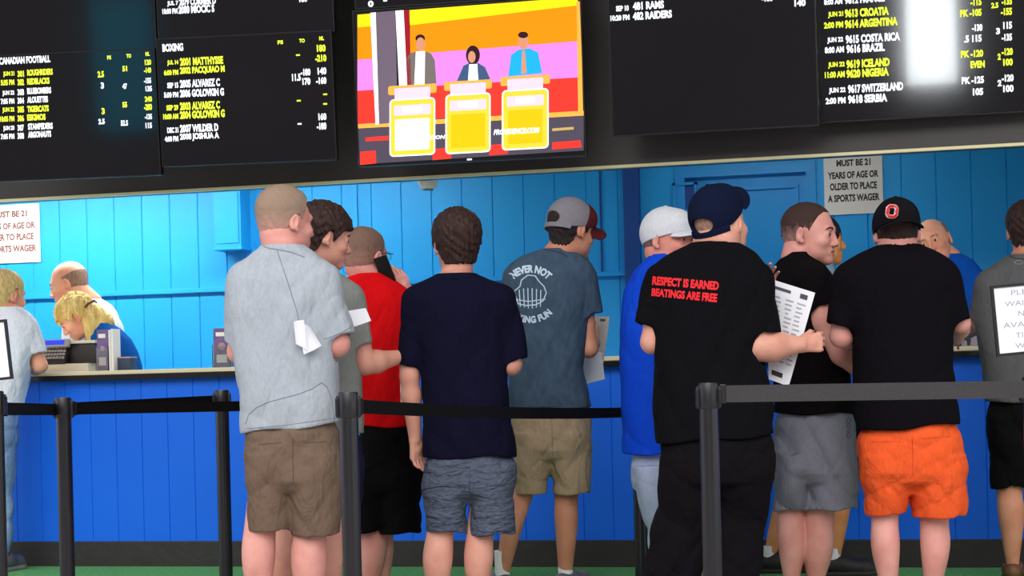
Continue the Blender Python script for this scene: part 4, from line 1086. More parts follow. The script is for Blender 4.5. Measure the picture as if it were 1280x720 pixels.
cl = [(645, 372), (643, 364), (650, 358), (652, 350), (660, 344), (669, 345), (674, 352), (680, 358), (683, 366), (679, 376), (670, 381), (658, 382), (648, 380)]
P5.print_line(P5.S, cl, .0032, pr, 'shirt_print', closed=True)
for i in range(6): P5.print_line(P5.S, [(649 + i * 5.4, 362 - 2 * math.sin(i * .7)), (650.5 + i * 5.0, 386 - abs(i - 2.5))], .0026, pr, 'shirt_print')
P5.print_line(P5.S, [(644, 374), (660, 377), (682, 374)], .0026, pr, 'shirt_print')

# 6 white cap and blue shirt
P6 = build_person('man in white cap and royal blue shirt facing right behind the red lettered tee', 280, 815,
 (835, 300, 1.12, 124, -4, 0), [(318, 812, 850, .07), (328, 802, 862, .09), (340, 790, 872, .12), (358, 783, 878, .15), (385, 778, 880, .17), (420, 775, 882, .18), (460, 775, 884, .18), (510, 777, 884, .18), (580, 782, 880, .18)],
 cloth('royal', (10, 66, 196), bump=.008, rough=.7), sk_red, hem=((782, 567), (880, 566)),
 sleeves=[((826, 360, -.10, 22), (834, 425, -.12, 20)), ((830, 360, .20, 20), (840, 425, .24, 18))],
 arms=[[(826, 360, -.08, 16), (836, 440, -.10, 13), (875, 430, .0, 8.5)], [(830, 360, .20, 15), (842, 440, .24, 12), (880, 430, .2, 8.5)]],
 hands=[dict(at=(875, 430, 0), d=np.array((.9, .3, .1)), n=np.array((0, .6, .6)), right=True, curl=45), dict(at=(880, 430, .2), d=np.array((.95, -.1, .1)), n=np.array((0, -.4, -.9)), right=False, curl=45)],
 hips=[(555, 790, 874, .13), (580, 790, 874, .14), (610, 792, 872, .14)],
 tubes=[[(815, 600, -.07, 24), (828, 665, -.07, 18), (830, 722, -.07, 16)], [(845, 600, .08, 24), (848, 665, .08, 18), (850, 722, .08, 16)]], pants_m=cloth('pale_blue_grey', (158, 170, 196), bump=.010), pants_name='trousers',
 legs=[[(815, 600, -.07, 20), (828, 665, -.07, 14), (830, 735, -.07, 9, 90)], [(845, 600, .08, 20), (848, 665, .08, 14), (850, 735, .08, 9, 80)]],
 hair=dict(style='buzz', t=.004, clump=.0006), hair_m=hr_buzz, eyes=True, brow_m=hr_sandy, neck_r=.066, cap=dict(yaw=0, pitch=2, sc=1.0), cap_m=cloth('cap_white', (206, 210, 216), bscale=60, bump=.002), shoe_m=shoe_gry, sock_m=None, seed=18, bk=.8)
mk = mat('mark_grey', srgb(70, 74, 84), rough=.6)
P6.print_line(P6.cap_s, [(846, 255), (848, 258), (852, 257), (857, 254)], .0012, mk, 'cap_mark', parent=P6.cap_o)

# 7 big man, black tee with red lettering
P7 = build_person('large man in navy cap and black tee with red lettering on the back', 315, 892,
 (900, 281, 1.15, 40, 6, -4), [(303, 866, 920, .08), (310, 848, 934, .09), (320, 828, 948, .11), (335, 815, 957, .13), (360, 811, 962, .15), (400, 815, 958, .16), (440, 818, 952, .165), (480, 818, 958, .17), (515, 817, 966, .175), (570, 822, 969, .175)],
 cloth('black_tee', (13, 13, 17), bump=.010), sk_fair, hem=((822, 553), (968, 543)),
 sleeves=[((826, 354, 0, 22), (812, 406, 0, 17)), ((940, 356, -.02, 27), (951, 420, -.05, 25))],
 arms=[[(826, 354, 0, 17), (815, 428, 0, 13.5), (835, 420, .30, 9)], [(940, 356, 0, 20), (947, 432, -.06, 18.5), (1000, 431, -.02, 10)]],
 hands=[dict(at=(1000, 431, -.02), d=np.array((1, .25, .12)), n=np.array((-.1, .95, 0)), right=True, curl=62, thumb=30, thumb_curl=40, size=1.0), dict(at=(835, 420, .30), d=np.array((.8, .5, .2)), n=np.array((0, -.3, -.9)), right=False, curl=40)],
 hips=[(535, 828, 965, .16), (555, 826, 966, .165), (580, 828, 966, .165), (602, 832, 964, .15)],
 tubes=[[(866, 590, 0, 40), (856, 650, 0, 37), (840, 710, 0, 35), (835, 762, 0, 30)], [(930, 590, 0, 37), (926, 650, 0, 32), (920, 710, 0, 30), (918, 762, 0, 28)]], pants_m=cloth('black_pants', (17, 15, 18), bump=.014, bscale=8), pants_name='trousers',
 legs=[[(866, 590, 0, 30), (850, 670, 0, 20), (836, 768, 0, 10, -15)], [(930, 590, 0, 30), (924, 670, 0, 20), (917, 768, 0, 10, 30)]],
 hair=dict(style='buzz', t=.003, clump=.0004), hair_m=hr_stub, neck_r=.080, cap=dict(yaw=0, pitch=14, hole=True, sc=1.02, up=.010, bp=20, br=10), cap_m=cloth('cap_navy', (14, 22, 46), bscale=60, bump=.002), shoe_m=shoe_blk, sock_m=None, seed=21, jaw=1.15)
rd = mat('print_red', srgb(226, 24, 34), rough=.8)
P7.print_text(P7.S, 'RESPECT IS EARNED', [(816, 345), (899, 352), (898, 363), (815, 356)], rd, name='shirt_print', bold=.05)
P7.print_text(P7.S, 'BEATINGS ARE FREE', [(815, 360), (897, 367), (896, 378), (814, 370)], rd, name='shirt_print', bold=.05)

# 8 man talking, face turned right
P8 = build_person('smiling man in black tee and grey shorts with his face turned right', 291, 1012,
 (1012, 293, 1.12, 118, -5, 0), [(316, 984, 1010, .07), (324, 974, 1024, .09), (338, 963, 1036, .12), (360, 960, 1044, .14), (400, 962, 1052, .15), (450, 966, 1060, .155), (500, 968, 1066, .16), (540, 968, 1067, .16)],
 cloth('black_tee_b', (14, 11, 14), bump=.010), sk_pink, hem=((968, 517), (1068, 517)),
 sleeves=[((985, 350, .16, 20), (978, 405, .20, 18)), ((1008, 352, -.10, 25), (1024, 386, -.12, 20))],
 arms=[[(985, 350, .16, 15), (975, 420, .22, 12), (1010, 425, .36, 8.5)], [(1008, 352, -.08, 18), (1030, 402, -.13, 15.5), (1053, 441, -.16, 15), (1082, 466, -.12, 12), (1110, 458, .06, 9)]],
 hands=[dict(at=(1110, 458, .06), d=np.array((.8, .6, .1)), n=np.array((-.3, .3, -.9)), right=True, curl=40), dict(at=(1010, 425, .36), d=np.array((.9, .3, .1)), n=np.array((0, 0, -1)), right=False, curl=40)],
 hips=[(507, 972, 1064, .14), (530, 969, 1067, .15), (560, 968, 1069, .155), (590, 969, 1070, .15), (602, 974, 1066, .13)],
 tubes=[[(990, 585, -.02, 22), (988, 637, -.02, 19)], [(1036, 585, 0, 34), (1036, 634, 0, 33)]], pants_m=cloth('mid_grey', (120, 122, 134), bump=.009),
 legs=[[(990, 585, 0, 18), (988, 640, 0, 17), (990, 680, 0, 17.5), (990, 750, 0, 9, 45)], [(1030, 585, 0, 22), (1024, 640, 0, 19), (1022, 685, 0, 19.5), (1020, 750, 0, 9.5, 45)]],
 hair=dict(style='buzz', t=.0045, clump=.0004), hair_m=((62, 45, 42), (160, 122, 114), -.02, .085), eyes=True, smile=True, brow_m=hr_black, neck_r=.066, shoe_m=shoe_blk, sock_m=None, seed=24, bk=.75, jaw=1.14, n_torso=2.2)
P8.print_text(P8.Q, 'OHIO', [(1058, 548), (1058, 522), (1064, 522), (1064, 548)], mk, name='shorts_print', parent=P8.pants_o)

# 9 man hidden behind him
P9 = build_person('man in dark cap almost hidden behind the smiling man, only profile and one leg showing', 256, 1040,
 (1026, 301, 1.02, 92, 0, 0), [(322, 1010, 1036, .06), (332, 1000, 1042, .09), (350, 996, 1046, .12), (400, 996, 1050, .14), (460, 998, 1050, .14), (510, 1000, 1050, .14)],
 cloth('pale_blue_tee', (120, 146, 168), bump=.010), skin('amber', (206, 132, 78), (220, 152, 96)), hem=((1000, 500), (1050, 500)),
 sleeves=[((1018, 352, -.12, 16), (1022, 396, -.12, 15)), ((1018, 352, .14, 16), (1022, 396, .16, 15))],
 arms=[[(1018, 352, -.12, 12), (1022, 420, -.12, 10), (1060, 420, -.02, 7.5)], [(1018, 352, .14, 12), (1022, 420, .18, 10), (1060, 418, .10, 7.5)]],
 hands=[dict(at=(1060, 420, -.02), d=np.array((1, .1, 0)), n=np.array((0, .6, -.6)), right=True, curl=40), dict(at=(1060, 418, .10), d=np.array((1, -.1, 0)), n=np.array((0, -.6, -.6)), right=False, curl=40)],
 hips=[(494, 1006, 1062, .12), (520, 1006, 1072, .13), (560, 1010, 1078, .13)],
 tubes=[[(1040, 550, -.10, 24), (1052, 598, -.10, 25)], [(1030, 550, .12, 24), (1000, 598, .12, 22)]], pants_m=cloth('black_shorts', (14, 13, 15)),
 legs=[[(1042, 550, -.10, 18), (1052, 620, -.10, 11), (1049, 650, -.10, 11), (1043, 700, -.10, 7, 92)], [(1030, 550, .12, 18), (985, 620, .12, 12), (975, 650, .12, 12), (962, 700, .12, 7, 95)]],
 hair=dict(style='short', t=.008, clump=.001), hair_m=hr_dark, eyes=True, brow_m=hr_dark, neck_r=.058, cap=dict(yaw=180, pitch=2, sc=1.0, dy=-.024), cap_m=cloth('cap_dark', (40, 38, 44), bscale=60, bump=.002), shoe_m=shoe_blk, sock_m=white_sock, sock_h=.05, seed=28, bk=.8)

# 10 orange shorts
P10 = build_person('broad man in black tee, black cap with a red O and orange shorts', 306, 1138,
 (1121, 291, 1.10, 8, -2, 0), [(306, 1098, 1146, .07), (313, 1078, 1166, .085), (323, 1060, 1182, .10), (338, 1047, 1194, .125), (360, 1046, 1198, .14), (385, 1054, 1194, .15), (420, 1066, 1190, .155), (460, 1069, 1190, .16), (500, 1071, 1194, .16), (550, 1074, 1200, .16)],
 cloth('black_tee_c', (13, 11, 16), bump=.010), sk_pink, hem=((1074, 539), (1199, 528)),
 sleeves=[((1060, 350, 0, 21), (1050, 407, 0, 17.5)), ((1181, 350, 0, 21), (1194, 402, 0, 17))],
 arms=[[(1060, 350, 0, 16), (1052, 420, .02, 14), (1072, 424, .24, 9)], [(1181, 350, 0, 16), (1200, 404, .02, 12), (1196, 424, .42, 8)]],
 hands=[dict(at=(1196, 424, .42), d=np.array((-.2, 1, -.05)), n=np.array((0, 0, -1)), right=True, curl=25), dict(at=(1072, 424, .24), d=np.array((.4, .9, 0)), n=np.array((0, 0, -1)), right=False, curl=30)],
 hips=[(522, 1078, 1196, .14), (545, 1075, 1199, .15), (565, 1075, 1203, .155), (590, 1077, 1206, .15), (602, 1082, 1203, .13)],
 tubes=[[(1106, 590, 0, 30), (1108, 642, 0, 23.5)], [(1172, 590, 0, 34), (1174, 644, 0, 32)]], pants_m=cloth('orange', (228, 90, 44), bump=.011, bscale=9),
 legs=[[(1106, 590, 0, 24), (1106, 645, 0, 17), (1107, 685, -.01, 17.5), (1112, 745, 0, 9.5, -5)], [(1170, 590, 0, 24), (1168, 645, 0, 18), (1169, 685, -.01, 18), (1166, 745, 0, 9.5, 10)]],
 hair=dict(style='buzz', t=.007, clump=.0006), hair_m=hr_dark, neck_r=.070, cap=dict(yaw=172, pitch=0, sc=1.02, dy=-.024, up=-.004), cap_m=cloth('cap_black', (20, 19, 23), bscale=60, bump=.002), shoe_m=shoe_gry, sock_m=white_sock, sock_h=.02, seed=31)
oc = [(1112.5, 257.5), (1118.5, 258), (1121, 261), (1120, 268.5), (1117.5, 271), (1111, 270.5), (1109, 267.5), (1110, 260)]
P10.print_line(P10.cap_s, oc, .0085, mat('print_white', srgb(228, 228, 230), rough=.7), 'cap_letter_edge', parent=P10.cap_o, closed=True, sub=3)
oc2 = P10.print_line(P10.cap_s, oc, .0064, rd, 'cap_letter', parent=P10.cap_o, closed=True, sub=3); oc2.location = (0, -.0036, 0)

# 11 clerk at the right
P11 = build_person('balding clerk in blue shirt leaning in behind the counter beside the black cap', 233, 1185,
 (1168, 303, 1.07, 208, -4, 20), [(318, 1170, 1200, .06), (324, 1160, 1214, .08), (334, 1150, 1222, .10), (350, 1146, 1226, .12), (390, 1148, 1226, .13), (440, 1150, 1224, .13), (480, 1152, 1222, .13)],
 cloth('clerk_blue', (14, 78, 170), bump=.010), sk_booth, hem=((1152, 474), (1222, 470)),
 sleeves=[((1158, 350, 0, 14), (1156, 395, -.06, 13)), ((1214, 350, 0, 14), (1218, 395, -.04, 13))],
 arms=[[(1158, 350, 0, 11), (1156, 405, -.06, 9), (1170, 428, -.26, 6.5)], [(1214, 350, 0, 11), (1218, 410, -.06, 9), (1206, 430, -.28, 6.5)]],
 hands=[dict(at=(1206, 430, -.28), d=np.array((-.5, -.8, -.1)), n=np.array((0, 0, -1)), right=False, curl=25), dict(at=(1170, 428, -.26), d=np.array((.5, -.8, -.1)), n=np.array((0, 0, -1)), right=True, curl=25)],
 hips=[(462, 1158, 1216, .12), (490, 1156, 1218, .13), (520, 1158, 1218, .12)],
 tubes=[[(1174, 515, 0, 18), (1172, 590, 0, 14), (1172, 680, 0, 13)], [(1204, 515, 0, 18), (1204, 590, 0, 14), (1204, 680, 0, 13)]], pants_m=cloth('dark_slacks', (40, 40, 48)), pants_name='trousers',
 legs=[[(1174, 515, 0, 15), (1172, 590, 0, 11), (1172, 690, 0, 7, 190)], [(1204, 515, 0, 15), (1204, 590, 0, 11), (1204, 690, 0, 7, 170)]],
 hair=dict(style='buzz', t=.0035, clump=.0004, top=.078), hair_m=hr_stub, eyes=True, brow_m=hr_sandy, neck_r=.060, shoe_m=shoe_blk, sock_m=None, seed=34)

# 12 right edge
P12 = build_person('man in dark grey tee and black shorts at the right edge, back to the viewer', 272, 1282,
 (1284, 289, 1.06, 12, -4, 0), [(318, 1262, 1310, .06), (326, 1246, 1328, .08), (338, 1232, 1342, .10), (360, 1222, 1350, .12), (400, 1220, 1352, .13), (440, 1226, 1348, .135), (480, 1232, 1344, .14), (520, 1235, 1342, .14)],
 cloth('charcoal_tee', (88, 88, 90), bump=.010), sk_tan, hem=((1234, 503), (1342, 500)),
 sleeves=[((1236, 358, 0, 18), (1226, 398, .05, 14)), ((1338, 358, 0, 18), (1348, 398, .05, 14))],
 arms=[[(1236, 358, 0, 14), (1226, 402, .06, 11), (1207, 418, .34, 7.5)], [(1338, 358, 0, 14), (1350, 410, .06, 11), (1330, 415, .34, 7.5)]],
 hands=[dict(at=(1207, 418, .34), d=np.array((-.3, .9, -.1)), n=np.array((0, 0, -1)), right=False, curl=30), dict(at=(1330, 415, .34), d=np.array((-.3, .9, 0)), n=np.array((0, 0, -1)), right=True, curl=30)],
 hips=[(494, 1237, 1338, .125), (520, 1234, 1340, .135), (550, 1236, 1340, .135), (566, 1240, 1336, .12)],
 tubes=[[(1262, 555, 0, 26), (1263, 608, 0, 21)], [(1314, 555, 0, 26), (1316, 608, 0, 21)]], pants_m=cloth('black_shorts', (14, 13, 15)),
 legs=[[(1262, 555, 0, 21), (1262, 615, 0, 16), (1264, 645, -.01, 16), (1266, 715, 0, 8, 15)], [(1314, 555, 0, 21), (1316, 615, 0, 16), (1316, 645, -.01, 16), (1316, 715, 0, 8, 20)]],
 hair=dict(style='full', t=.014, clump=.003, crown=.003), hair_m=hr_dark, neck_r=.062, shoe_m=shoe_brn, sock_m=None, seed=37)
P12.print_line(P12.S, [(1268, 328), (1271, 325.5), (1276, 325.5), (1279, 328), (1276, 330), (1271, 330)], .0010, mat('mark_pale', srgb(160, 160, 164), rough=.6), 'shirt_mark', closed=True, sub=3)

# 13 left edge customer
P13 = build_person('fair haired man in white shirt leaning an elbow on the counter at the far left', 226, 6,
 (7, 370, 1.10, 38, -6, 0), [(384, -12, 26, .06), (391, -22, 36, .08), (400, -30, 44, .10), (414, -34, 48, .12), (440, -32, 44, .13), (470, -30, 36, .13), (500, -28, 30, .13), (535, -26, 26, .13)],
 cloth('white_shirt', (226, 232, 244), bump=.014, bscale=9), sk_booth, hem=((-26, 528), (24, 512)),
 sleeves=[((-24, 412, 0, 13), (-30, 450, .04, 13)), ((36, 414, 0, 14), (44, 442, 0, 13.5))],
 arms=[[(-24, 412, 0, 10), (-30, 460, .06, 9), (-12, 462, .30, 6.5)], [(36, 414, 0, 11), (50, 457, .02, 9), (32, 462, .30, 6.5)]],
 hands=[dict(at=(32, 462, .30), d=np.array((-.6, .8, 0)), n=np.array((0, 0, -1)), right=True, curl=25), dict(at=(-12, 462, .30), d=np.array((.5, .8, 0)), n=np.array((0, 0, -1)), right=False, curl=25)],
 hips=[(508, -24, 22, .12), (530, -24, 22, .125), (555, -22, 20, .12)],
 tubes=[[(-12, 548, 0, 15), (-14, 620, 0, 12), (-14, 692, 0, 10)], [(8, 548, 0, 13), (5, 620, 0, 11), (4, 692, 0, 9)]], pants_m=cloth('faded_jeans', (132, 160, 196), noise=.1), pants_name='jeans',
 legs=[[(-12, 548, 0, 12), (-14, 620, 0, 10), (-14, 700, 0, 6.5, -10)], [(8, 548, 0, 11), (5, 620, 0, 9), (4, 700, 0, 6.5, 15)]],
 hair=dict(style='short', t=.010, clump=.0015, crown=.006), hair_m=hr_fairb, neck_r=.060, shoe_m=shoe_gry, sock_m=None, seed=40)

# 14 bald clerk
P14 = build_person('bald clerk in white shirt looking down to the left behind the counter', 202, 122,
 (86, 355, 1.13, 274, -16, 0), [(374, 98, 126, .06, .03), (381, 92, 138, .08, .02), (392, 84, 146, .11), (408, 79, 152, .14), (430, 78, 156, .15), (460, 82, 160, .15), (500, 92, 160, .14)],
 cloth('clerk_white', (236, 238, 244), bump=.010), sk_booth, hem=((90, 490), (160, 490)),
 sleeves=[((106, 404, -.14, 14), (94, 436, -.16, 12)), ((106, 404, .16, 14), (94, 436, .18, 12))],
 arms=[[(106, 404, -.13, 10), (92, 442, -.16, 8), (66, 450, -.10, 5.5)], [(106, 404, .16, 10), (92, 442, .18, 8), (66, 450, .12, 5.5)]],
 hands=[dict(at=(66, 450, -.10), d=np.array((-.9, .2, -.1)), n=np.array((0, 0, -1)), right=False, curl=25), dict(at=(66, 450, .12), d=np.array((-.9, -.2, -.1)), n=np.array((0, 0, -1)), right=True, curl=25)],
 hips=[(482, 98, 156, .12), (505, 98, 156, .12), (530, 100, 154, .12)],
 tubes=[[(122, 525, -.07, 15), (124, 600, -.07, 12), (124, 682, -.07, 11)], [(132, 525, .07, 15), (132, 600, .07, 12), (132, 682, .07, 11)]], pants_m=cloth('dark_slacks', (40, 40, 48)), pants_name='trousers',
 legs=[[(122, 525, -.07, 12), (124, 600, -.07, 9), (124, 690, -.07, 6, 270)], [(132, 525, .07, 12), (132, 600, .07, 9), (132, 690, .07, 6, 270)]],
 hair=dict(style='buzz', t=.0035, clump=.0004, top=.040), hair_m=hr_stub, eyes=True, brow_m=hr_sandy, neck_r=.064, shoe_m=shoe_blk, sock_m=None, seed=43, bk=.8)

# 15 blond clerk
P15 = build_person('blond woman clerk in blue shirt bent low over the counter', 209, 160,
 (96, 397, 1.02, 262, -38, 0), [(404, 116, 138, .07), (412, 112, 152, .10), (424, 108, 162, .12), (440, 106, 170, .13), (458, 104, 176, .14), (478, 106, 180, .14), (505, 120, 184, .13)],
 cloth('clerk_blue_dark', (18, 84, 160), bump=.010), sk_booth, hem=((108, 498), (184, 498)),
 sleeves=[((128, 432, -.15, 13), (118, 458, -.17, 12)), ((128, 432, .15, 13), (116, 458, .17, 12))],
 arms=[[(128, 432, -.14, 9.5), (112, 466, -.17, 7), (84, 462, -.10, 5)], [(128, 432, .15, 9.5), (112, 466, .18, 7), (82, 458, .12, 5)]],
 hands=[dict(at=(84, 462, -.10), d=np.array((-.9, .1, -.1)), n=np.array((0, 0, -1)), right=False, curl=25, size=.9), dict(at=(82, 458, .12), d=np.array((-.9, -.2, 0)), n=np.array((0, 0, -1)), right=True, curl=25, size=.9)],
 hips=[(490, 124, 182, .13), (510, 126, 184, .13), (535, 130, 182, .12)],
 tubes=[[(152, 530, -.07, 15), (154, 600, -.07, 12), (156, 684, -.07, 10)], [(162, 530, .07, 15), (162, 600, .07, 12), (164, 684, .07, 10)]], pants_m=cloth('dark_slacks', (40, 40, 48)), pants_name='trousers',
 legs=[[(152, 530, -.07, 12), (154, 600, -.07, 9), (156, 690, -.07, 6, 265)], [(162, 530, .07, 12), (162, 600, .07, 9), (164, 690, .07, 6, 265)]],
 hair=dict(style='full', t=.026, clump=.003), hair_m=hr_blond, eyes=True, brow_m=hr_sandy, neck_r=.048, neck_to=(124, 416, 0), shoe_m=shoe_blk, sock_m=None, seed=46,
 extra_hair=[[(106, 384, -.03, 9), (118, 392, -.02, 12), (130, 404, 0, 13), (138, 418, .02, 8)], [(108, 392, -.03, 10), (116, 408, -.05, 11), (116, 426, -.06, 8), (112, 438, -.06, 4)], [(84, 384, -.04, 8), (78, 396, -.03, 7), (76, 404, -.02, 4)], [(90, 372, 0, 8), (104, 374, 0, 8)]])
a = P15.J(114, 380, -.075)
MB().tube([tuple(a + np.array((-.035, -.01, -.02))), tuple(a + np.array((-.012, -.02, .004))), tuple(a + np.array((.02, -.01, .02))), tuple(a + np.array((.035, 0, .005)))], [.006, .009, .009, .004]).build('hair_clip', mat('clip_brown', srgb(96, 58, 34), rough=.3), P15.e, smooth=True)

m4 = cloth('navy_rib', (18, 18, 38), bscale=60, bump=.002)
P4.print_line(P4.S, [(549, 343), (556, 347), (570, 349), (584, 347), (592, 343)], .003, m4, 'collar')
P5.print_line(P5.S, [(680, 312), (690, 313), (702, 316), (710, 321)], .003, cloth('slate_rib', (52, 68, 86), bscale=60, bump=.002), 'collar')
mb = cloth('black_rib', (14, 13, 17), bscale=60, bump=.002)
0 and P7.print_line(P7.S, [(866, 305), (880, 309), (896, 311), (910, 312), (920, 315)], .0035, mb, 'collar')
0 and P10.print_line(P10.S, [(1098, 308), (1108, 311), (1122, 313), (1136, 311), (1145, 308)], .0032, mb, 'collar')
P12.print_line(P12.S, [(1262, 320), (1270, 323), (1286, 324)], .003, cloth('charcoal_rib', (70, 70, 72), bscale=60, bump=.002), 'collar')

for P_, pts, c in ((P1, [(366, 548), (366, 575), (367, 604)], (84, 70, 60)), (P10, [(1140, 545), (1141, 570), (1141, 596)], (206, 70, 26)), (P5, [(690, 520), (690, 545), (691, 570)], (132, 116, 92)), (P4, [(587, 582), (587, 600), (587, 614)], (58, 64, 78))):
    P_.print_line(P_.Q, pts, .0014, mat('stitch_%d' % c[0], srgb(*c), rough=.9), 'back_seam', parent=P_.pants_o)
P1.print_line(P1.Q, [(417, 543), (412, 556), (414, 566)], .0013, MATS['stitch_84'], 'pocket_edge', parent=P1.pants_o)
for y0 in (1, ):
    P1.print_line(P1.Q, [(323, 556), (340, 554), (352, 553)], .0012, MATS['stitch_84'], 'pocket_edge', parent=P1.pants_o)
    P1.print_line(P1.Q, [(378, 553), (395, 553), (408, 552)], .0012, MATS['stitch_84'], 'pocket_edge', parent=P1.pants_o)
P10.print_line(P10.Q, [(1152, 548), (1170, 547), (1188, 545)], .0012, MATS['stitch_206'], 'pocket_edge', parent=P10.pants_o)
P10.print_line(P10.Q, [(1089, 552), (1108, 552), (1126, 552)], .0012, MATS['stitch_206'], 'pocket_edge', parent=P10.pants_o)
P5.print_line(P5.Q, [(702, 524), (716, 524), (730, 523)], .0012, MATS['stitch_132'], 'pocket_edge', parent=P5.pants_o)
# ------------------------------------------------------------------ things people hold
def sheet(name, corners, d, m, label, cat, lines=True, dds=(0, 0, 0, 0), group=None, bend=.01, logo=True, n=10, faint=True):
    """sheet of paper through four pixel corners (tl, tr, br, bl) with its own depth at each"""
    P = [WP(*c, d + q) for c, q in zip(corners, dds)]
    o = sum(P, Vector()) / 4; e = None
    nrm = (P[1] - P[0]).cross(P[3] - P[0]).normalized()
    def pt(u, v, off=0):
        q = (P[0] * (1 - u) + P[1] * u) * (1 - v) + (P[3] * (1 - u) + P[2] * u) * v
        return q - o + nrm * (bend * math.sin(math.pi * u) * (1 - .3 * v) + off)
    bm = bmesh.new(); N_ = n
    for off, flip in ((0, False), (-.0012, True)):
        g = [[bm.verts.new(pt(i / N_, j / N_, off)) for j in range(N_ + 1)] for i in range(N_ + 1)]
        for i in range(N_):
            for j in range(N_):
                f = (g[i][j], g[i + 1][j], g[i + 1][j + 1], g[i][j + 1]); bm.faces.new(f[::-1] if flip else f)
    bmesh.ops.remove_doubles(bm, verts=bm.verts, dist=1e-7)
    me = bpy.data.meshes.new(name); bm.to_mesh(me); bm.free()
    ob = link(name, me, m, None, True); ob.location = o
    tag(ob, label, cat, group)
    sgn = 1 if nrm.dot(-EY) > 0 else -1
    def strip(u0, u1, v0, v1, mm, nm='printed_row'):
        k = 6; vs = []; fs = []
        for i in range(k + 1):
            u = u0 + (u1 - u0) * i / k; z = .0012 if sgn > 0 else -.0024
            vs += [tuple(pt(u, v0, z)), tuple(pt(u, v1, z))]
        for i in range(k): fs.append((2 * i, 2 * i + 1, 2 * i + 3, 2 * i + 2))
        m2 = bpy.data.meshes.new(nm); m2.from_pydata(vs, [], fs); return link(nm, m2, mm, ob)
    if lines:
        rnd = random.Random(len(label))
        for c0, c1 in ((.08, .36), (.42, .62), (.66, .9)):
            for r_ in range(15):
                v = .15 + r_ * .045; strip(c0 + rnd.uniform(0, .03), c1 - rnd.uniform(0, .1), v, v + .016, ink_f)
        strip(.14, .52, .055, .085, ink_m, 'printed_heading')
        if logo: strip(.72, .88, .05, .10, ink_m, 'printed_emblem')
        strip(.14, .62, .895, .945, m_black, 'printed_block')
    return ob
d7 = F / 315
sheet('betting_sheet', [(958, 347), (1019, 366), (986, 483), (961, 474)], d7, paper_m, 'long printed betting sheet held by the man with red lettering', 'paper', dds=(.12, .02, .03, .06), bend=.004)
# the fingers holding it belong to the left hand of the same man
hb = SDF(); q0 = P7.J(958, 352, .16)
add_hand(hb, P7.J(952, 366, .24), d=np.array((.25, -.45, .75)), n=np.array((-.1, -.9, -.3)), right=False, size=.9, curl=18)
c_ = P7.chain([(925, 385, .26, 12), (952, 366, .24, 8.5)])
hb.add(f_cone(c_[0][0], c_[1][0], c_[0][1], c_[1][1]), .015)
sdf_obj('left_hand', hb, .004, sk_fair, P7.e)
d1 = F / 320
sheet('folded_paper', [(367, 402), (380, 400), (384, 438), (370, 430)], d1 - .20, paper_m, 'small folded slip tucked under the arm of the light grey tee', 'paper', lines=False, dds=(.0, 0, .02, .02))
sheet('betting_slip', [(372, 404), (388, 408), (402, 432), (380, 443)], d1 - .19, paper_m, 'crumpled white slip sticking out beside the folded one at the elbow', 'paper', lines=False, dds=(.03, .0, .02, .02), bend=.012)
sheet('paper_sheet', [(424, 390), (457, 385), (464, 401), (432, 412)], F / 305 - .22, paper_m, 'white sheet held out between the light grey tee and the red shirt', 'paper', lines=False, dds=(-.02, 0, 0.0, -.02), bend=.008)
d5 = F / 270
news = mat('newsprint', srgb(206, 196, 184), col2=srgb(186, 178, 172), nscale=60, rough=.8)
sheet('betting_sheet', [(722, 394), (762, 396), (754, 456), (720, 458)], d5 + .30, news, 'wad of beige printed pages held by the slim man in the printed tee', 'paper', dds=(0, .02, 0, 0), bend=.008)
sheet('paper_sheet', [(716, 438), (752, 440), (756, 474), (716, 484)], d5 + .285, paper_m, 'white page hanging below the beige pages of the slim man', 'paper', lines=False, dds=(0, 0, 0, 0), bend=.004)
# phone at the ear of the red shirt
a, b = P3.J(476, 324, -.075), P3.J(486, 350, -.045)
dr = Vector(b - a).normalized(); M = Matrix.Translation(Vector((a + b) / 2)) @ dr.to_track_quat('Z', 'Y').to_matrix().to_4x4()
ph = empty('mobile_phone', P3.e.location + EX * ((a + b) / 2)[0] + EY * ((a + b) / 2)[1] + Vector((0, 0, ((a + b) / 2)[2])), PSI, label='black mobile phone held to the ear of the red shirted man', cat='phone')
Mr = dr.to_track_quat('Z', 'Y').to_matrix().to_4x4() @ Matrix.Rotation(math.radians(-35), 4, 'Z')
MB().obox(Mr, .062, .012, .125, .004).build('phone_body', m_black, ph, smooth=True)
MB().obox(Mr @ Matrix.Translation((0, .0065, 0)), .054, .001, .11).build('phone_screen', m_screen, ph)
MB().obox(Mr @ Matrix.Translation((.022, -.0065, .048)), .010, .002, .010, .001).build('camera_lens', m_screen, ph)
m_pink = mat('sheet_white2', srgb(228, 226, 222), rough=.7)
sheet('folded_paper', [(499, 452), (504, 446), (506, 502), (501, 505)], F / 300, m_pink, 'edge of a folded white page beside the left arm of the navy tee', 'paper', lines=False)

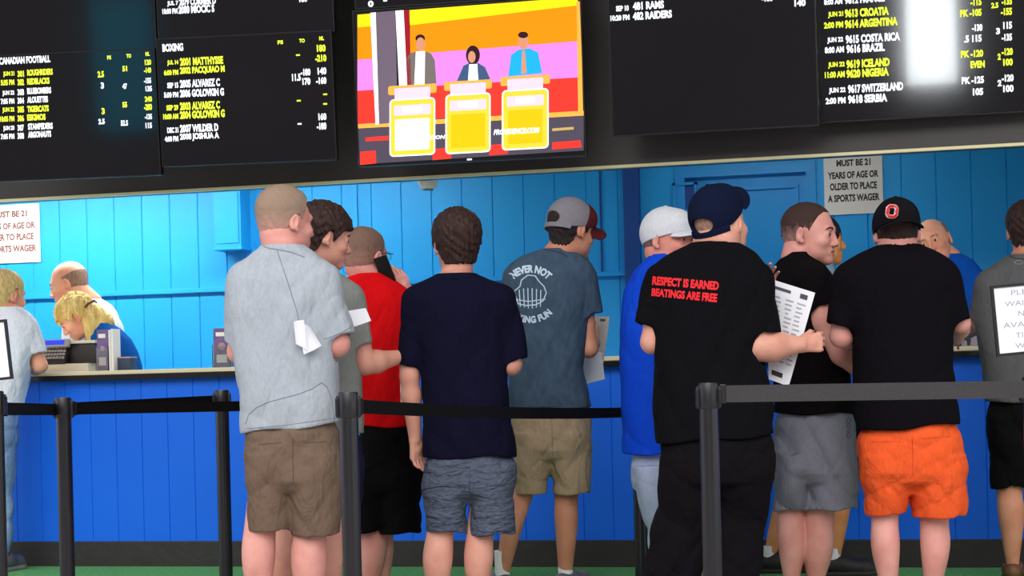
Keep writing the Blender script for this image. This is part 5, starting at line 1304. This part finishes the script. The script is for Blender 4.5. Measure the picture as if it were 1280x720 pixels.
# ------------------------------------------------------------------ stanchions and belts
m_post = mat('post_black', srgb(27, 27, 31), rough=.25, metal=.0, spec=.5, noise=.05, nscale=10)
m_postcap = mat('post_cap', srgb(36, 36, 40), rough=.3, metal=.3)
m_belt_dark = mat('belt_deep_black', srgb(9, 7, 8), rough=.85, spec=.15, noise=.1, nscale=140)
m_belt = mat('belt_black', srgb(48, 46, 48), rough=.7, noise=.12, nscale=140, bump=.0008, bscale=300)
TOPZ = {}
def stanchion(px, topy, sp, label, px_bot=None, base=True):
    d = F / sp; t = WP(px, topy, d); h = t.z; x = t
    e = empty('barrier_post', (x.x, x.y, 0), PSI, label=label, cat='barrier post', group=None)
    MB().lathe((0, 0, 0), [(.17, 0), (.175, .004), (.17, .014), (.10, .026), (.05, .034), (.034, .045), (.034, .05)], 40).build('base', m_postcap, e, smooth=True)
    MB().cone((0, 0, .03), (0, 0, h - .005), .0315, .0315, 36).build('pole', m_post, e, smooth=True)
    cas = MB().lathe((0, 0, 0), [(.0325, h - .085), (.0335, h - .08), (.0335, h - .006), (.031, h), (.004, h + .001)], 36)
    for s_ in (-1, 1): cas.box((s_ * .0335 - .006, -.012, h - .085), (s_ * .0335 + .006, .012, h - .012), .002)
    cas.build('belt_cassette', m_postcap, e, smooth=True)
    for s_ in (-1, 1): MB().box((s_ * .038 - .004, -.016, h - .08), (s_ * .038 + .004, .016, h - .02), .002).build('belt_clip', m_black, e)
    TOPZ[px] = (d, h); return e
stanchion(435, 490, 378, 'barrier post in front of the brown shorts')
stanchion(885, 478.5, 378, 'barrier post in front of the large man in black trousers')
stanchion(79, 497, 300, 'barrier post second from the left, before the open blue panelling')
stanchion(277, 487.5, 268, 'barrier post beside the left hip of the light grey tee')
stanchion(-7, 489, 345, 'barrier post cut by the left edge under the framed notice')
stanchion(1290, 471, 372, 'barrier post cut by the right edge that carries the notice')
stanchion(402, 489, 262, 'barrier post hidden behind the legs of the light grey tee')
stanchion(797, 494, 268, 'barrier post hidden behind the blue shirted man')
def belt(a, b, label, sag=.0, w=.048, group=None, m=None):
    """a, b: (pixel x, pixel y of the belt centre, px per metre)"""
    A, B_ = WP(a[0], a[1], F / a[2]), WP(b[0], b[1], F / b[2]); n = 24
    h0 = (a[3] if len(a) > 3 else w) / 2; h1 = (b[3] if len(b) > 3 else w) / 2
    o = (A + B_) / 2; side = (B_ - A).cross(Vector((0, 0, 1))).normalized() * .0012
    vs = []; fs = []
    for i in range(n + 1):
        t = i / n; c = A.lerp(B_, t) - o; c.z -= sag * 4 * t * (1 - t); hh = h0 + (h1 - h0) * t
        for sd in (-1, 1):
            for v in (-1, 1): vs.append(tuple(c + side * sd + Vector((0, 0, v * hh))))
    for i in range(n):
        k = 4 * i
        for q in ((0, 1, 5, 4), (3, 2, 6, 7), (1, 3, 7, 5), (2, 0, 4, 6)): fs.append(tuple(k + j for j in q))
    fs += [(0, 2, 3, 1), (4 * n, 4 * n + 1, 4 * n + 3, 4 * n + 2)]
    me = bpy.data.meshes.new('barrier_belt'); me.from_pydata([v for v in vs], [], fs)
    ob = link('barrier_belt', me, m or m_belt_dark); ob.location = o; tag(ob, label, 'belt', group)
    # end clip where the belt hooks on
    dr = (B_ - A).normalized(); M = Matrix.Translation(A - o + dr * .012) @ dr.to_track_quat('X', 'Z').to_matrix().to_4x4()
    MB().obox(M, .02, .014, h0 * 2 + .008, .003).build('belt_end', m_postcap, ob)
    return ob
belt((899, 492.5, 378), (1292, 486.5, 388), 'wide dark belt across the orange shorts at the right', w=.056, m=m_belt)
belt((449, 508, 376), (782, 515.5, 271), 'black belt sagging across the navy tee from the front post', sag=.012, w=.046)
belt((6, 511, 342), (70, 512, 300), 'short black belt at the far left edge', w=.047)
belt((90, 510.5, 298), (268, 501, 268), 'upper black belt sloping up between the two left posts', w=.050)
belt((90, 511.5, 298), (394, 506, 264), 'level black belt running behind the light grey tee', w=.046)
# ------------------------------------------------------------------ notices on posts
m_frame = mat('frame_black', srgb(20, 18, 18), rough=.4)
m_notice = mat('notice_white', srgb(238, 240, 250), rough=.4)
m_nink = mat('notice_ink', srgb(150, 152, 165), rough=.6)
def notice(bl, br, topy, sp, yaw, lines, label, lean=0.0):
    o = WP(bl[0], bl[1], F / sp); e2 = WP(br[0], br[1], F / sp); W = (e2 - o).length; T = WP(bl[0], topy, F / sp); Hh = T.z - o.z
    e = empty('framed_notice', (o.x, o.y, o.z), PSI, label=label, cat='sign'); e.rotation_euler = (0, math.radians(lean), PSI)
    b = .009
    MB().box((0, -.008, 0), (W, .008, b)).box((0, -.008, Hh - b), (W, .008, Hh)).box((0, -.008, b), (b, .008, Hh - b)).box((W - b, -.008, b), (W, .008, Hh - b)).build('frame', m_frame, e)
    MB().box((b, -.004, b), (W - b, .006, Hh - b)).build('notice_sheet', m_notice, e)
    for t, fx0, fx1, fz, fh in lines:
        V, Fc = text_shape(t, 0.0); me = bpy.data.meshes.new('lettering')
        me.from_pydata([(W * (fx0 + (fx1 - fx0) * x), -.0046, Hh * (fz + fh * (y_ - .5))) for x, y_ in V], [], Fc)
        link('lettering', me, m_nink, e)
    MB().box((W / 2 - .02, .0, -.06), (W / 2 + .02, .012, .01)).build('bracket', m_frame, e)
    return e
NL = [('PLEASE', .27, .72, .875, .075), ('WAIT FOR', .17, .80, .725, .075), ('NEXT', .34, .66, .575, .075), ('AVAILABLE', .12, .86, .425, .075), ('TICKET', .28, .70, .275, .075), ('WRITER', .26, .72, .125, .075)]
notice((1246, 446), (1338, 441), 357, 385, 0, NL, 'framed PLEASE WAIT notice at the right edge', lean=-4)
notice((-86, 485), (17, 480), 410, 352, 0, NL, 'framed notice cut by the left edge before the white shirt', lean=-5)

# ------------------------------------------------------------------ things on the counter and in the booth
def on_counter(px, sp_off=.25):
    p_ = PW(px, 450, YC + sp_off); return Vector((p_.x, p_.y, ZC))
m_beige = mat('terminal_beige', srgb(214, 208, 186), rough=.5); m_tdark = mat('terminal_dark', srgb(38, 32, 30), rough=.4); m_lcd = mat('terminal_display', srgb(20, 50, 190), emit=.8)
m_key = mat('key_grey', srgb(160, 158, 150), rough=.5)
# ticket terminal, seen from the customer side with its tilted panel
c = on_counter(100, .30)
t_ = empty('ticket_terminal', c, label='beige and black ticket terminal with a blue display in front of the blond clerk', cat='terminal')
MB().prism([(-.17, -.13), (.12, -.13), (.12, .12), (-.17, .12)], 0, .05).build('terminal_base', m_beige, t_)
MB().box((-.08, -.08, .05), (.14, .12, .165), .006).build('terminal_body', m_tdark, t_, smooth=True)
MB().box((-.17, -.10, .165), (.15, .13, .182), .005).build('terminal_lid', m_beige, t_, smooth=True)
Mt = Matrix.Translation((-.095, -.10, .105)) @ Matrix.Rotation(math.radians(-28), 4, 'X')
MB().obox(Mt, .15, .03, .13, .006).build('keypad_housing', m_tdark, t_, smooth=True)
Md = Matrix.Translation((-.085, -.12, .168)) @ Matrix.Rotation(math.radians(-12), 4, 'X')
MB().obox(Md, .17, .03, .046, .005).build('display_housing', m_key, t_, smooth=True)
MB().obox(Md @ Matrix.Translation((0, -.0155, .002)), .12, .003, .026).build('display', m_lcd, t_)
for r_ in range(4):
    for k_ in range(7): MB().obox(Mt @ Matrix.Translation((-.057 + .019 * k_, -.018, .035 - .022 * r_)), .015, .008, .015, .002).build('key', m_key, t_)
# brochure holders
m_purple = mat('brochure_purple', srgb(88, 66, 118), col2=srgb(120, 100, 150), nscale=14, rough=.4); m_clear = mat('clear_plastic', (0.85, 0.88, 0.9, 1), rough=.08, trans=.92)
def brochure(px, wpx, hpx, off, label, orn=True, yaw=0):
    c = on_counter(px, off); s_ = F / (Vector((c.x, c.y, 0)).dot(EY)); W = wpx / s_; Hh = hpx / s_
    e = empty('brochure_stand', c, math.radians(yaw), label=label, cat='brochure stand')
    h_ = MB().box((-W / 2 - .006, -.025, 0), (W / 2 + .006, -.022, Hh * .55)).box((-W / 2 - .006, .022, 0), (W / 2 + .006, .025, Hh * .9)).box((-W / 2 - .006, -.025, 0), (-W / 2 - .003, .025, Hh * .6)).box((W / 2 + .003, -.025, 0), (W / 2 + .006, .025, Hh * .6)).box((-W / 2 - .006, -.025, 0), (W / 2 + .006, .025, .003))
    h_.build('holder', m_clear, e)
    for i, (yy, m2) in enumerate(((-.016, m_purple), (-.004, m_white), (.008, m_purple))):
        MB().box((-W / 2, yy, .005), (W / 2, yy + .007, Hh - .004 * i), .001).build('brochure', m2, e)
    if orn:
        MB().lathe((0, 0, 0), [(.001, 0), (W * .24, .0001), (W * .24, .001), (W * .14, .0012), (W * .14, .0002)], 20)
        o = MB().cone((0, -.0165, Hh * .55), (0, -.0172, Hh * .55), W * .22, W * .22, 20).build('brochure_emblem', m_pinkish, e)
        MB().box((-W * .32, -.0172, Hh * .14), (W * .32, -.0165, Hh * .34)).build('brochure_picture', m_white, e)
        MB().box((-W * .35, -.0172, Hh * .80), (W * .30, -.0165, Hh * .90)).build('brochure_title', m_white, e)
    return e
m_pinkish = mat('emblem_mauve', srgb(176, 140, 150), rough=.5)
brochure(130, 15, 52, .18, 'purple brochures in a stand beside the ticket terminal')
c = on_counter(142.5, .16); e = empty('booklet_stack', c, label='white booklet standing on edge against the purple brochures', cat='booklet')
MB().box((-.014, -.03, .001), (-.004, .06, .235), .001).build('booklet', m_white, e); MB().box((-.001, -.03, .001), (.012, .06, .24), .001).build('booklet', m_white, e)
brochure(279, 22, 50, .30, 'purple brochure stand on the counter left of the light grey tee', yaw=0)
c = on_counter(157, .22); e = empty('pen_box', c, label='small dark box standing right of the purple brochures', cat='box')
MB().box((-.05, -.04, 0), (.05, .04, .075), .004).build('box_body', mat('box_slate', srgb(46, 62, 84), rough=.4), e, smooth=True); MB().box((-.052, -.042, .072), (.052, .042, .08), .003).build('box_lid', m_pinkish, e)
# right part of the counter
c = on_counter(1216, .20); e = empty('slip_holder', c, label='clear plastic slip holder on the counter beside the dark grey tee', cat='holder')
MB().box((-.06, -.02, 0), (.06, -.017, .12)).box((-.06, .03, 0), (.06, .033, .17)).box((-.06, -.02, 0), (-.057, .033, .13)).box((.057, -.02, 0), (.06, .033, .13)).box((-.06, -.02, 0), (.06, .033, .004)).build('holder', m_clear, e)
MB().box((-.052, .0, .006), (.045, .006, .135), .001).build('slips', mat('slip_lilac', srgb(214, 200, 214), rough=.6), e)
MB().box((-.005, -.0045, .055), (.04, -.001, .10)).build('slip_emblem', mat('slip_print', srgb(150, 170, 190), rough=.6), e)
c = on_counter(1193, .32); e = empty('card_reader', c, label='low black card reader in front of the balding clerk', cat='card reader')
MB().prism([(-.06, -.06), (.06, -.06), (.06, .08), (-.06, .08)], 0, .02).box((-.045, .0, .02), (.05, .07, .085), .02).build('reader_body', m_tdark, e, smooth=True)
MB().box((-.05, -.055, .02), (.02, -.012, .026)).build('reader_slot', m_white, e)
c = on_counter(28, .16); e = MB().box((-.07, -.05, 0), (.06, .05, .018), .004).box((-.04, -.03, .018), (.03, .03, .03), .004).build('counter_pad', m_tdark, origin=c, smooth=True); tag(e, 'flat dark pad on the counter at the elbow of the white shirt', 'pad')
# dark monitor behind the slim man
p_ = PW(715, 322, YC + .5); e = empty('clerk_monitor', (p_.x, p_.y, ZC - .02), label='small black screen behind the counter just past the slim man', cat='monitor')
hz = p_.z - ZC + .02
MB().box((-.09, -.015, hz - .14), (.09, .015, hz + .02), .006).build('monitor_case', m_black, e, smooth=True)
MB().box((-.015, -.01, .01), (.015, .01, hz - .13)).box((-.08, -.06, 0), (.08, .06, .012), .004).build('monitor_stand', m_black, e, smooth=True)
# white lamp under the header
p_ = PW(535, 226, YC + .5); e = empty('spot_lamp', (p_.x, p_.y, ZT), label='small white spotlight hanging just under the header', cat='lamp')
q_ = ZT - p_.z
MB().cone((0, 0, -.002), (0, 0, -.02), .04, .04).cone((0, 0, -.02), (0, 0, -q_ + .05), .009, .009).build('lamp_stem', m_white, e, smooth=True)
MB().lathe((0, 0, -q_ - .05), [(.02, 0), (.045, .01), (.058, .04), (.055, .08), (.035, .105), (.012, .11)], 28).build('lamp_shade', m_white, e, smooth=True)
MB().cone((0, 0, -q_ - .052), (0, 0, -q_ - .047), .03, .03).build('lens', m_grey, e)
